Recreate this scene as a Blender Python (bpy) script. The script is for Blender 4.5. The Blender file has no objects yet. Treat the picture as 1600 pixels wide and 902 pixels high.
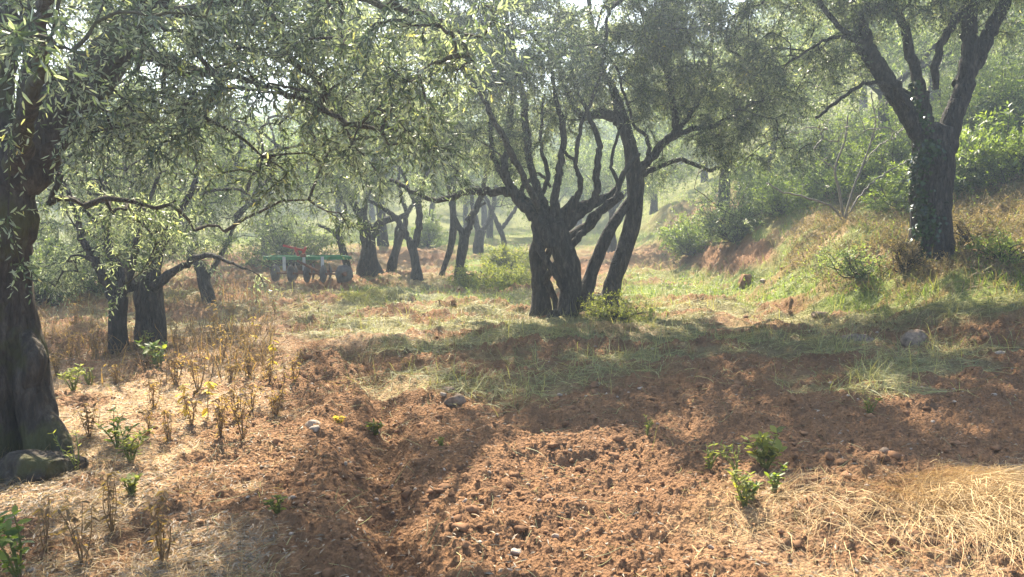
import bpy, math
import numpy as np
from mathutils import Vector
R = math.radians
rng = np.random.default_rng(7)
scene = bpy.context.scene
C = scene.collection

# ------------------------------------------------------------------ camera, sky, sun, exposure
F = 1209.0; HZ = 345.0; CAMH = 1.6
PITCH = math.atan((451 - HZ) / F)
cam = bpy.data.cameras.new('camera'); camo = bpy.data.objects.new('camera', cam); C.objects.link(camo)
cam.sensor_width = 36; cam.lens = 36 * F / 1600; cam.clip_start = 0.05; cam.clip_end = 1500
camo.location = (0, 0, CAMH); camo.rotation_euler = (math.pi / 2 - PITCH, 0, 0)
scene.camera = camo
SUN_AZ, SUN_EL = R(-13), R(46)
S = np.array([math.sin(SUN_AZ) * math.cos(SUN_EL), math.cos(SUN_AZ) * math.cos(SUN_EL), math.sin(SUN_EL)])
world = bpy.data.worlds.new('World'); scene.world = world; world.use_nodes = True
wn = world.node_tree
sky = wn.nodes.new('ShaderNodeTexSky'); sky.sky_type = 'NISHITA'; sky.sun_disc = False
sky.sun_elevation = SUN_EL; sky.sun_rotation = SUN_AZ; sky.air_density = 1.0; sky.dust_density = 2.0
wn.nodes['Background'].inputs['Strength'].default_value = 0.082
wn.links.new(sky.outputs[0], wn.nodes['Background'].inputs['Color'])
sl = bpy.data.lights.new('sun', 'SUN'); sl.energy = 5.0; sl.angle = R(0.5); sl.color = (1.0, 0.89, 0.70)
so = bpy.data.objects.new('sun', sl); C.objects.link(so)
so.rotation_euler = Vector(tuple(S)).to_track_quat('Z', 'Y').to_euler()
so.location = (0, 0, 60)
scene.view_settings.view_transform = 'Standard'; scene.view_settings.look = 'None'
scene.view_settings.gamma = 1; scene.view_settings.exposure = 2.3
HAZE_D = 0.0050
scene.render.engine = 'CYCLES'
scene.cycles.max_bounces = 7; scene.cycles.transparent_max_bounces = 6
scene.cycles.volume_bounces = 0; scene.cycles.diffuse_bounces = 3; scene.cycles.transmission_bounces = 4

# ------------------------------------------------------------------ projection helpers (image pixels of a 1600 wide frame)
cp, sp = math.cos(PITCH), math.sin(PITCH)
def ray(px, py):
    a = (px - 800) / F; b = -(py - 451) / F
    return np.array([a, cp + b * sp, -sp + b * cp])
def P(px, py, Y):
    d = ray(px, py); return np.array([0, 0, CAMH]) + d * (Y / d[1])
def proj(X, Y, Z):
    z = Z - CAMH
    dep = np.maximum(Y * cp - z * sp, 0.05); up = Y * sp + z * cp
    return 800 + F * X / dep, 451 - F * up / dep

# ------------------------------------------------------------------ noise
def _hash(i, j, k, seed):
    h = (i * 374761393 + j * 668265263 + k * 2147483647 + seed * 974711) & 0xffffffff
    h = ((h ^ (h >> 13)) * 1274126177) & 0xffffffff
    h = (h ^ (h >> 16)) & 0xffff
    return h / 65535.0
def vnoise(x, y, z=None, seed=0):
    x = np.asarray(x, float); y = np.asarray(y, float)
    z = np.zeros_like(x) if z is None else np.asarray(z, float)
    xi, yi, zi = np.floor(x).astype(np.int64), np.floor(y).astype(np.int64), np.floor(z).astype(np.int64)
    fx, fy, fz = x - xi, y - yi, z - zi
    fx, fy, fz = [f * f * f * (f * (f * 6 - 15) + 10) for f in (fx, fy, fz)]
    r = 0
    two = bool(np.any(fz > 0))
    for dz in ((0, 1) if two else (0,)):
        wz = fz if dz else 1 - fz
        for dy in (0, 1):
            wy = fy if dy else 1 - fy
            for dx in (0, 1):
                wx = fx if dx else 1 - fx
                r = r + wx * wy * wz * _hash(xi + dx, yi + dy, zi + dz, seed)
    return r * 2 - 1
def fbm(x, y, z=None, o=4, seed=0, g=0.5):
    r = 0; a = 1; s = 0
    for k in range(o):
        f = 2.03 ** k
        r = r + a * vnoise(x * f + 17.3 * k, y * f + 9.1 * k, None if z is None else z * f, seed + k)
        s += a; a *= g
    return r / s
def sst(x, a, b):
    t = np.clip((x - a) / (b - a), 0, 1); return t * t * (3 - 2 * t)

# ------------------------------------------------------------------ terrain
def hbase(X, Y):
    X = np.asarray(X, float); Y = np.asarray(Y, float)
    h = 0.05 * np.clip(Y - 18, 0, 17)
    h = h + 0.15 * np.clip(Y - 36, 0, 75) * sst(Y, 36, 60)
    amp = np.clip(0.135 * (Y - 5), 0, 1.7)
    h = h + amp * sst(X, 4.3, 6.9) * sst(Y, 5, 9)
    h = h + 0.42 * np.clip(X - 7.5, 0, 24) * sst(Y, 7, 16)
    h = h + 0.03 * np.clip(X - 1, 0, 10) * sst(Y, 3, 8) * (1 - sst(Y, 12, 16))
    h = h + 0.05 * np.clip(X + 9, -40, 0)
    h = h + 0.10 * fbm(X * 0.35, Y * 0.35, seed=3, o=3)
    return h
def hit(px, py, f=hbase):
    d = ray(px, py); o = np.array([0, 0, CAMH]); t = np.linspace(1.5, 160, 9000)
    X, Y, Z = o[0] + d[0] * t, o[1] + d[1] * t, o[2] + d[2] * t
    k = np.argmax(Z < f(X, Y))
    return np.array([X[k], Y[k], float(f(X[k:k + 1], Y[k:k + 1])[0])])
def polydist(X, Y, pts):
    best = np.full(np.shape(X), 1e9)
    for a, b in zip(pts[:-1], pts[1:]):
        ax, ay = a; bx, by = b; dx, dy = bx - ax, by - ay
        t = np.clip(((X - ax) * dx + (Y - ay) * dy) / (dx * dx + dy * dy), 0, 1)
        best = np.minimum(best, np.hypot(X - ax - t * dx, Y - ay - t * dy))
    return best
def gl(pts): return [tuple(hit(*p)[:2]) for p in pts]
FUR = gl([(640, 900), (598, 850), (588, 790), (598, 720), (612, 650), (585, 585), (545, 545)])
RID = gl([(520, 900), (540, 830), (520, 760), (500, 700), (510, 640)])
RID2 = gl([(700, 900), (720, 800), (760, 720), (800, 660)])
RID3 = gl([(860, 700), (1000, 690), (1080, 730)])
FUR2 = gl([(470, 545), (700, 580), (1000, 560), (1300, 540)])

def ell(px, py, L):
    r = np.zeros(np.shape(px))
    for e in L:
        cx, cy, rx, ry = e[:4]; s = e[4] if len(e) > 4 else 1
        q = np.sqrt(((px - cx) / rx) ** 2 + ((py - cy) / ry) ** 2)
        r = np.maximum(r, s * (1 - sst(q, 0.65, 1.25)))
    return r
STRAW = [(160, 650, 300, 85), (330, 560, 140, 60), (330, 710, 120, 90), (60, 790, 200, 70), (200, 870, 240, 70, .8),
         (1400, 840, 330, 90, .62), (1560, 790, 130, 60, .95), (1230, 890, 150, 60, .55), (1270, 370, 60, 35, .7),
         (640, 597, 50, 22, .8), (570, 525, 110, 16, .8), (940, 512, 70, 12, .9), (1200, 505, 120, 10, .6)]
HAY = [(700, 495, 260, 55, .9), (950, 525, 260, 35, .8), (1300, 470, 330, 40, .9), (1400, 590, 200, 28, .7), (820, 590, 230, 40, .45), (1520, 560, 160, 30, .6),
       (1200, 540, 200, 20, .6), (250, 480, 200, 60, .5)]
GREEN = [(1080, 372, 130, 18), (780, 415, 75, 38), (640, 378, 110, 10), (1400, 440, 200, 30, .8), (990, 470, 60, 35, .9), (600, 462, 60, 18, .8),
         (730, 470, 90, 15, .5), (1560, 440, 90, 40, .6), (1560, 250, 150, 60, .7), (1200, 410, 130, 55, .85), (1330, 455, 320, 32, .95), (1400, 350, 230, 70, .75), (1050, 430, 90, 30, .6)]
BARE = [(1130, 405, 70, 22), (1170, 395, 50, 18), (1550, 270, 60, 25, .8), (650, 402, 60, 14, .7)]
def zones(X, Y):
    Z = hbase(X, Y)
    px, py = proj(X, Y, Z)
    j = fbm(X * 1.7, Y * 1.7, seed=31, o=3)
    px = px + j * 260 / np.maximum(Y, 2); py = py + fbm(X * 1.5, Y * 1.5, seed=41, o=3) * 90 / np.maximum(Y, 2)
    s, h, g, b = ell(px, py, STRAW), ell(px, py, HAY), ell(px, py, GREEN), ell(px, py, BARE)
    far = sst(Y, 24, 34); g = np.maximum(g, far * 0.8)
    h = np.maximum(h, 0.5 * sst(Y, 13, 17) * (1 - far))
    back = 1 - sst(Y, 1.2, 2.4); s = s * (1 - back)
    pt = sst(fbm(X * .9 + 40, Y * 1.5, seed=61, o=4, g=.6), -.16, .06) ; pt = np.maximum(pt, sst(Y, 26, 34))
    g = g * (1 - b) * (.35 + .65 * pt); h = h * (1 - b) * pt; s = s * (1 - b) * (.12 + .88 * sst(fbm(X * 1.6, Y * 1.6, seed=63, o=4, g=.6), -.22, .02))
    return s, h, g
def height(X, Y, fine=True):
    h = hbase(X, Y)
    s, hz, g = zones(X, Y)
    soil = 1 - np.clip(s + hz * 0.55 + g * 0.8, 0, 0.88)
    near = 1 - sst(Y, 22, 40)
    df = polydist(X, Y, FUR); h = h - 0.15 * np.exp(-(df / 0.17) ** 2)
    dr = polydist(X, Y, RID); h = h + 0.12 * np.exp(-(dr / 0.22) ** 2)
    dr = polydist(X, Y, RID2); h = h + 0.06 * np.exp(-(dr / 0.25) ** 2)
    dr = polydist(X, Y, RID3); h = h + 0.05 * np.exp(-(dr / 0.2) ** 2)
    dr = polydist(X, Y, FUR2); h = h - 0.04 * np.exp(-(dr / 0.3) ** 2)
    h = h + near * (0.05 + 0.03 * soil) * fbm(X * 1.6, Y * 1.6, seed=5, o=3)
    # broken clods: ridged cellular-like noise, stronger on bare soil
    a = fbm(X * 6, Y * 6, seed=11, o=3); b = fbm(X * 15, Y * 15, seed=13, o=3); c = vnoise(X * 38, Y * 38, seed=17)
    d = vnoise(X * 75, Y * 75, seed=23)
    mid = 1 + .9 * sst(Y, 5, 10) + .8 * sst(Y, 11, 15)
    h = h + near * soil * (0.055 * mid * np.maximum(a, -0.25) + 0.030 * mid * (0.6 - np.abs(b) * 1.7) + 0.017 * np.maximum(c, -.3) + 0.008 * d)
    h = h + near * (1 - soil) * (0.020 * b + 0.006 * c)
    h = h + sst(Y, 7.5, 10) * near * .17 * np.maximum(fbm(X * 1.1 + 9, Y * 1.1, seed=53, o=4, g=.6), -.1)
    bk = sst(Y, 9, 12) * sst(X, 4.2, 5.6)
    h = h + bk * 0.22 * fbm(X * 1.3, Y * 1.3, seed=51, o=4)
    return h

# ------------------------------------------------------------------ materials
MATS = {}
def mat(name):
    m = bpy.data.materials.new(name); m.use_nodes = True
    nt = m.node_tree; b = nt.nodes['Principled BSDF']; MATS[name] = m
    return m, nt, b
def nd(nt, t, **kw):
    n = nt.nodes.new(t)
    for k, v in kw.items(): setattr(n, k, v)
    return n
def ramp(nt, stops):
    r = nd(nt, 'ShaderNodeValToRGB'); e = r.color_ramp.elements
    while len(e) < len(stops): e.new(0.5)
    for i, (p, c) in enumerate(stops): e[i].position = p; e[i].color = (*c, 1)
    return r
def ground_mat():
    m, nt, b = mat('ground_soil')
    at = nd(nt, 'ShaderNodeAttribute', attribute_name='zone')
    sep = nd(nt, 'ShaderNodeSeparateColor'); nt.links.new(at.outputs['Color'], sep.inputs[0])
    tc = nd(nt, 'ShaderNodeTexCoord')
    n1 = nd(nt, 'ShaderNodeTexNoise'); n1.inputs['Scale'].default_value = 3.0; n1.inputs['Detail'].default_value = 12; n1.inputs['Roughness'].default_value = .7
    n2 = nd(nt, 'ShaderNodeTexNoise'); n2.inputs['Scale'].default_value = 55; n2.inputs['Detail'].default_value = 6; n2.inputs['Roughness'].default_value = .7
    n3 = nd(nt, 'ShaderNodeTexVoronoi'); n3.inputs['Scale'].default_value = 45
    for n in (n1, n2, n3): nt.links.new(tc.outputs['Object'], n.inputs['Vector'])
    soil = ramp(nt, [(0.25, (0.085, 0.052, 0.037)), (0.5, (0.225, 0.123, 0.064)), (0.75, (0.43, 0.24, 0.12))])
    straw = ramp(nt, [(0.3, (0.20, 0.12, 0.07)), (0.5, (0.42, 0.27, 0.15)), (0.72, (0.55, 0.40, 0.24))])
    hay = ramp(nt, [(0.3, (0.12, 0.10, 0.055)), (0.5, (0.22, 0.20, 0.10)), (0.7, (0.36, 0.33, 0.17))])
    grn = ramp(nt, [(0.3, (0.09, 0.10, 0.03)), (0.5, (0.16, 0.20, 0.05)), (0.72, (0.26, 0.27, 0.08))])
    mixf = nd(nt, 'ShaderNodeMix'); mixf.data_type = 'FLOAT'; mixf.inputs[0].default_value = .5
    nt.links.new(n1.outputs[0], mixf.inputs[2]); nt.links.new(n2.outputs[0], mixf.inputs[3])
    for r in (soil, straw, hay, grn): nt.links.new(mixf.outputs[0], r.inputs[0])
    cur = soil.outputs[0]
    for k, r in enumerate((straw, hay, grn)):
        mx = nd(nt, 'ShaderNodeMix'); mx.data_type = 'RGBA'
        nt.links.new(sep.outputs[k], mx.inputs[0]); nt.links.new(cur, mx.inputs[6]); nt.links.new(r.outputs[0], mx.inputs[7])
        cur = mx.outputs[2]
    nt.links.new(cur, b.inputs['Base Color'])
    b.inputs['Roughness'].default_value = 0.95; b.inputs['Specular IOR Level'].default_value = 0.15
    bp = nd(nt, 'ShaderNodeBump'); bp.inputs['Strength'].default_value = 1.0; bp.inputs['Distance'].default_value = 0.022
    ad = nd(nt, 'ShaderNodeMath', operation='ADD'); nt.links.new(n2.outputs[0], ad.inputs[0]); nt.links.new(n3.outputs[0], ad.inputs[1])
    nt.links.new(ad.outputs[0], bp.inputs['Height']); nt.links.new(bp.outputs[0], b.inputs['Normal'])
    return m
def bark_mat(name, c0, c1, c2, moss=None):
    m, nt, b = mat(name)
    tc = nd(nt, 'ShaderNodeTexCoord'); mp = nd(nt, 'ShaderNodeMapping'); mp.inputs['Scale'].default_value = (1, 1, .3)
    nt.links.new(tc.outputs['Object'], mp.inputs[0])
    n1 = nd(nt, 'ShaderNodeTexNoise'); n1.inputs['Scale'].default_value = 16; n1.inputs['Detail'].default_value = 10; n1.inputs['Roughness'].default_value = .72
    v = nd(nt, 'ShaderNodeTexVoronoi', feature='DISTANCE_TO_EDGE'); v.inputs['Scale'].default_value = 22
    nt.links.new(mp.outputs[0], n1.inputs['Vector']); nt.links.new(mp.outputs[0], v.inputs['Vector'])
    r = ramp(nt, [(0.3, c0), (0.5, c1), (0.72, c2)]); nt.links.new(n1.outputs[0], r.inputs[0])
    col = r.outputs[0]
    if moss:
        n4 = nd(nt, 'ShaderNodeTexNoise'); n4.inputs['Scale'].default_value = 3.5; n4.inputs['Detail'].default_value = 6
        nt.links.new(tc.outputs['Object'], n4.inputs['Vector'])
        rr = ramp(nt, [(0.50, (0, 0, 0)), (0.62, (1, 1, 1))]); nt.links.new(n4.outputs[0], rr.inputs[0])
        mx = nd(nt, 'ShaderNodeMix'); mx.data_type = 'RGBA'; mx.inputs[7].default_value = (*moss, 1)
        nt.links.new(rr.outputs[0], mx.inputs[0]); nt.links.new(col, mx.inputs[6]); col = mx.outputs[2]
    nt.links.new(col, b.inputs['Base Color']); b.inputs['Roughness'].default_value = .9; b.inputs['Specular IOR Level'].default_value = 0.25
    bp = nd(nt, 'ShaderNodeBump'); bp.inputs['Strength'].default_value = 1; bp.inputs['Distance'].default_value = 0.06
    sm = nd(nt, 'ShaderNodeMath', operation='ADD'); nt.links.new(n1.outputs[0], sm.inputs[0]); nt.links.new(v.outputs[0], sm.inputs[1])
    nt.links.new(sm.outputs[0], bp.inputs['Height']); nt.links.new(bp.outputs[0], b.inputs['Normal'])
    return m
def leaf_mat(name, top, under, var, trans=0.35, rough=0.45, spec=0.5, ylw=None, tint=(1.5, 1.6, 0.7)):
    """thin leaf: upper and lower face colours, light coming through from behind"""
    m, nt, b = mat(name)
    at = nd(nt, 'ShaderNodeAttribute', attribute_name='rnd')
    g = nd(nt, 'ShaderNodeNewGeometry')
    mx = nd(nt, 'ShaderNodeMix'); mx.data_type = 'RGBA'; mx.inputs[6].default_value = (*top, 1); mx.inputs[7].default_value = (*under, 1)
    nt.links.new(g.outputs['Backfacing'], mx.inputs[0])
    st = [(0, tuple(0.50 for _ in range(3))), (0.5, (1, 1, 1)), (0.9, var)]
    if ylw: st.append((0.97, ylw))
    r = ramp(nt, st); nt.links.new(at.outputs['Fac'], r.inputs[0])
    mu = nd(nt, 'ShaderNodeMix'); mu.data_type = 'RGBA'; mu.blend_type = 'MULTIPLY'; mu.inputs[0].default_value = 1; mu.clamp_result = False
    nt.links.new(mx.outputs[2], mu.inputs[6]); nt.links.new(r.outputs[0], mu.inputs[7])
    nt.links.new(mu.outputs[2], b.inputs['Base Color']); b.inputs['Roughness'].default_value = rough; b.inputs['Specular IOR Level'].default_value = spec
    tr = nd(nt, 'ShaderNodeBsdfTranslucent')
    gm = nd(nt, 'ShaderNodeMix'); gm.data_type = 'RGBA'; gm.blend_type = 'MULTIPLY'; gm.inputs[0].default_value = 1; gm.clamp_result = False
    gm.inputs[7].default_value = (*tint, 1); nt.links.new(mu.outputs[2], gm.inputs[6]); nt.links.new(gm.outputs[2], tr.inputs[0])
    ms = nd(nt, 'ShaderNodeMixShader'); ms.inputs[0].default_value = trans
    nt.links.new(b.outputs[0], ms.inputs[1]); nt.links.new(tr.outputs[0], ms.inputs[2])
    nt.links.new(ms.outputs[0], nt.nodes['Material Output'].inputs['Surface'])
    return m
def plain(name, col, rough=.6, metal=0, nscale=12, amt=.35, spec=.5):
    m, nt, b = mat(name)
    tc = nd(nt, 'ShaderNodeTexCoord'); n = nd(nt, 'ShaderNodeTexNoise'); n.inputs['Scale'].default_value = nscale; n.inputs['Detail'].default_value = 8
    nt.links.new(tc.outputs['Object'], n.inputs['Vector'])
    r = ramp(nt, [(0.3, tuple(c * (1 - amt) for c in col)), (0.7, tuple(min(1, c * (1 + amt)) for c in col))])
    nt.links.new(n.outputs[0], r.inputs[0]); nt.links.new(r.outputs[0], b.inputs['Base Color'])
    b.inputs['Roughness'].default_value = rough; b.inputs['Metallic'].default_value = metal; b.inputs['Specular IOR Level'].default_value = spec
    bp = nd(nt, 'ShaderNodeBump'); bp.inputs['Strength'].default_value = .5; bp.inputs['Distance'].default_value = .01
    nt.links.new(n.outputs[0], bp.inputs['Height']); nt.links.new(bp.outputs[0], b.inputs['Normal'])
    return m
M_GROUND = ground_mat()
M_BARK = bark_mat('olive_bark', (0.030, 0.024, 0.020), (0.075, 0.060, 0.048), (0.17, 0.145, 0.115), moss=(0.10, 0.095, 0.04))
M_BARKD = bark_mat('dark_bark', (0.012, 0.010, 0.009), (0.042, 0.035, 0.030), (0.13, 0.11, 0.09))
M_LEAF = leaf_mat('olive_leaf', (0.085, 0.112, 0.068), (0.33, 0.36, 0.28), (1.5, 1.5, 1.0), trans=.42, rough=.38, ylw=(2.6, 2.0, .9), tint=(1.4, 1.5, .95))
M_LEAFF = leaf_mat('olive_leaf_far', (0.085, 0.12, 0.060), (0.22, 0.26, 0.16), (1.5, 1.5, 0.9), trans=.45, rough=.5)
M_LEAFB = leaf_mat('bush_leaf', (0.13, 0.18, 0.045), (0.18, 0.23, 0.08), (1.5, 1.4, .7), trans=.45, rough=.5)
M_IVY = leaf_mat('ivy_leaf', (0.035, 0.065, 0.022), (0.08, 0.11, 0.05), (1.4, 1.4, 1.1), trans=.15, rough=.25)
M_WEED = leaf_mat('weed_leaf', (0.18, 0.20, 0.07), (0.22, 0.24, 0.10), (1.5, 1.35, .7), trans=.4, rough=.6, spec=.25)
M_YEL = leaf_mat('yellow_leaf', (0.50, 0.40, 0.08), (0.55, 0.42, 0.12), (1.1, .9, .7), trans=.45, rough=.6)
M_GRASS = leaf_mat('grass_blade', (0.13, 0.20, 0.045), (0.15, 0.21, 0.06), (1.6, 1.25, .9), trans=.45, rough=.5)
M_HAY = leaf_mat('cut_hay', (0.27, 0.27, 0.13), (0.30, 0.29, 0.15), (1.5, 1.35, 1.1), trans=.25, rough=.6, spec=.3)
M_STRAW = leaf_mat('dry_straw', (0.43, 0.29, 0.13), (0.47, 0.33, 0.17), (1.35, 1.35, 1.35), trans=.15, tint=(1.1, 1.1, 1.0), rough=.6, spec=.3)
M_DRY = leaf_mat('dry_weed', (0.25, 0.17, 0.10), (0.31, 0.21, 0.12), (1.5, 1.35, 1.0), trans=.35, rough=.7, spec=.2)
M_BRUSH = leaf_mat('dead_brush', (0.17, 0.11, 0.065), (0.21, 0.14, 0.08), (1.9, 1.7, 1.3), trans=.25, rough=.7, spec=.2)
M_BRACK = leaf_mat('dry_bracken', (0.19, 0.145, 0.09), (0.23, 0.175, 0.11), (1.7, 1.6, 1.3), trans=.2, rough=.7, spec=.2)
M_LITTER = leaf_mat('leaf_litter', (0.22, 0.17, 0.12), (0.42, 0.36, 0.29), (1.4, 1.3, 1.2), trans=.1, rough=.6, spec=.4)
M_CLOD = plain('soil_clod', (0.20, 0.108, 0.058), rough=.95, nscale=9, amt=.45, spec=.15)
M_STONE = plain('stone', (0.21, 0.155, 0.115), rough=1, nscale=22, amt=.5, spec=.1)

# ------------------------------------------------------------------ mesh building
def mesh_obj(name, V, faces, m, parent=None, rnd=None, smooth=False, origin=None, nper=None, extra=None):
    """faces: (n,k) int array or list of such arrays"""
    V = np.asarray(V, np.float32)
    if origin is not None: V = V - np.asarray(origin, np.float32)
    fl = faces if isinstance(faces, list) else [faces]
    fl = [np.asarray(f, np.int32) for f in fl if len(f)]
    me = bpy.data.meshes.new(name)
    me.vertices.add(len(V)); me.vertices.foreach_set('co', V.ravel())
    li = np.concatenate([f.ravel() for f in fl]); tot = np.concatenate([np.full(len(f), f.shape[1], np.int32) for f in fl])
    me.loops.add(len(li)); me.loops.foreach_set('vertex_index', li)
    me.polygons.add(len(tot)); st = np.concatenate([[0], np.cumsum(tot)[:-1]]).astype(np.int32)
    me.polygons.foreach_set('loop_start', st); me.polygons.foreach_set('loop_total', tot)
    if smooth: me.polygons.foreach_set('use_smooth', np.ones(len(tot), bool))
    if rnd is not None:
        a = me.attributes.new('rnd', 'FLOAT', 'POINT'); a.data.foreach_set('value', np.asarray(rnd, np.float32))
    if extra is not None:
        a = me.attributes.new('zone', 'FLOAT_COLOR', 'POINT'); a.data.foreach_set('color', np.asarray(extra, np.float32).ravel())
    me.update(calc_edges=True); me.materials.append(m)
    o = bpy.data.objects.new(name, me); C.objects.link(o)
    if parent: o.parent = parent
    elif origin is not None: o.location = tuple(float(v) for v in origin)
    return o
def tag(o, label=None, cat=None, group=None, kind=None):
    if label: o['label'] = label
    if cat: o['category'] = cat
    if group: o['group'] = group
    if kind: o['kind'] = kind
    return o
def thing(name, loc, label, cat, group=None):
    o = bpy.data.objects.new(name, None); C.objects.link(o); o.location = tuple(float(v) for v in loc); o.empty_display_size = .2
    return tag(o, label, cat, group)
def nrm(v): return v / np.maximum(np.linalg.norm(v, axis=-1, keepdims=True), 1e-9)
class Tubes:
    def __init__(s): s.V = []; s.Q = []; s.n = 0
    def add(s, pts, rad, sides=8, rough=0.0, seed=0, cap=True, lobes=0.0):
        pts = np.asarray(pts, float); rad = np.asarray(rad, float); n = len(pts)
        T = nrm(np.gradient(pts, axis=0))
        ref = np.array([0.31, 0.87, 0.38]) if abs(T[0][2]) > .8 else np.array([0, 0, 1.0])
        u = np.zeros((n, 3)); a = np.cross(T[0], ref); a /= np.linalg.norm(a)
        for i in range(n):
            a = a - T[i] * a.dot(T[i]); a /= max(np.linalg.norm(a), 1e-6); u[i] = a
        w = np.cross(T, u)
        th = np.arange(sides) / sides * 2 * math.pi
        N = u[:, None] * np.cos(th)[None, :, None] + w[:, None] * np.sin(th)[None, :, None]
        rr = rad[:, None] * np.ones(sides)
        if lobes:
            L = np.cumsum(np.r_[0, np.linalg.norm(np.diff(pts, axis=0), axis=1)])
            cx, cz = np.cos(th)[None] * 1.6 + 0 * L[:, None], L[:, None] * 1.4 + 0 * th[None]
            rr = rr * (1 + lobes * fbm(cx + seed, np.sin(th)[None] * 1.6 + 0 * L[:, None], cz, o=3, seed=seed))
        Vv = pts[:, None] + N * rr[..., None]
        if rough:
            q = Vv * (4.2); d = 1.5 * fbm(q[..., 0] + seed, q[..., 1], q[..., 2] * .5, o=4, seed=seed + 3)
            q = Vv * 14; d2 = vnoise(q[..., 0], q[..., 1], q[..., 2] * .35 + .37, seed=seed + 9)
            Vv = Vv + N * (rr * rough * (d + 0.32 * d2))[..., None]
        i = np.arange(n - 1)[:, None] * sides; j = np.arange(sides)[None]; j2 = (j + 1) % sides
        q = np.stack([i + j, i + j2, i + sides + j2, i + sides + j], -1).reshape(-1, 4) + s.n
        s.V.append(Vv.reshape(-1, 3)); s.Q.append(q); base = s.n; s.n += n * sides
        if cap:
            s.V.append(pts[-1:] + T[-1:] * rad[-1] * .4); c = s.n; s.n += 1
            jj = np.arange(sides); k = base + (n - 1) * sides
            tri = np.stack([k + jj, k + (jj + 1) % sides, np.full(sides, c), np.full(sides, c)], -1)
            s.T = getattr(s, 'T', []); s.T.append(tri[:, :3])
    def build(s, name, m, parent=None, origin=None, smooth=True):
        fs = [np.concatenate(s.Q)]
        if getattr(s, 'T', None): fs.append(np.concatenate(s.T))
        return mesh_obj(name, np.concatenate(s.V), fs, m, parent, smooth=smooth, origin=origin)
def spline(pts, n):
    """Catmull-Rom through pts"""
    p = np.asarray(pts, float)
    if len(p) == 2: return p[0] + (p[1] - p[0]) * np.linspace(0, 1, n)[:, None]
    e = np.vstack([2 * p[0] - p[1], p, 2 * p[-1] - p[-2]])
    t = np.linspace(0, len(p) - 1 - 1e-6, n); k = t.astype(int); f = (t - k)[:, None]
    a, b, c, d = e[k], e[k + 1], e[k + 2], e[k + 3]
    return .5 * ((2 * b) + (c - a) * f + (2 * a - 5 * b + 4 * c - d) * f ** 2 + (3 * b - a - 3 * c + d) * f ** 3)

# leaf shapes: (u along, v across, w lift), faces
LANCE = (np.array([[0, 0, 0], [.30, .5, .05], [.72, .40, .04], [1, 0, -.05], [.72, -.40, .04], [.30, -.5, .05], [.5, 0, -.04]]),
         np.array([[0, 6, 1, 1], [1, 6, 2, 2], [2, 6, 3, 3], [3, 6, 4, 4], [4, 6, 5, 5], [5, 6, 0, 0]])[:, :3])
DIAM = (np.array([[0, 0, 0], [.45, .5, .06], [1, 0, -.05], [.45, -.5, .06]]), np.array([[0, 2, 1], [0, 3, 2]]))
IVYL = (np.array([[0, 0, 0], [.05, .5, 0], [.45, .42, .06], [1, 0, -.05], [.45, -.42, .06], [.05, -.5, 0]]), np.array([[0, 3, 2], [0, 2, 1], [0, 4, 3], [0, 5, 4]]))
def leaves(pos, dirs, normals, L, W, shape, rg):
    sh, fc = shape; n = len(pos)
    d = nrm(dirs); v = nrm(np.cross(normals, d)); w = np.cross(d, v)
    L = np.broadcast_to(L, n)[:, None, None]; W = np.broadcast_to(W, n)[:, None, None]
    V = pos[:, None] + d[:, None] * sh[None, :, 0:1] * L + v[:, None] * sh[None, :, 1:2] * W + w[:, None] * sh[None, :, 2:3] * L
    Fc = (fc[None] + (np.arange(n) * len(sh))[:, None, None]).reshape(-1, 3)
    rn = np.repeat(rg.random(n), len(sh))
    return V.reshape(-1, 3), Fc, rn
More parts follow.
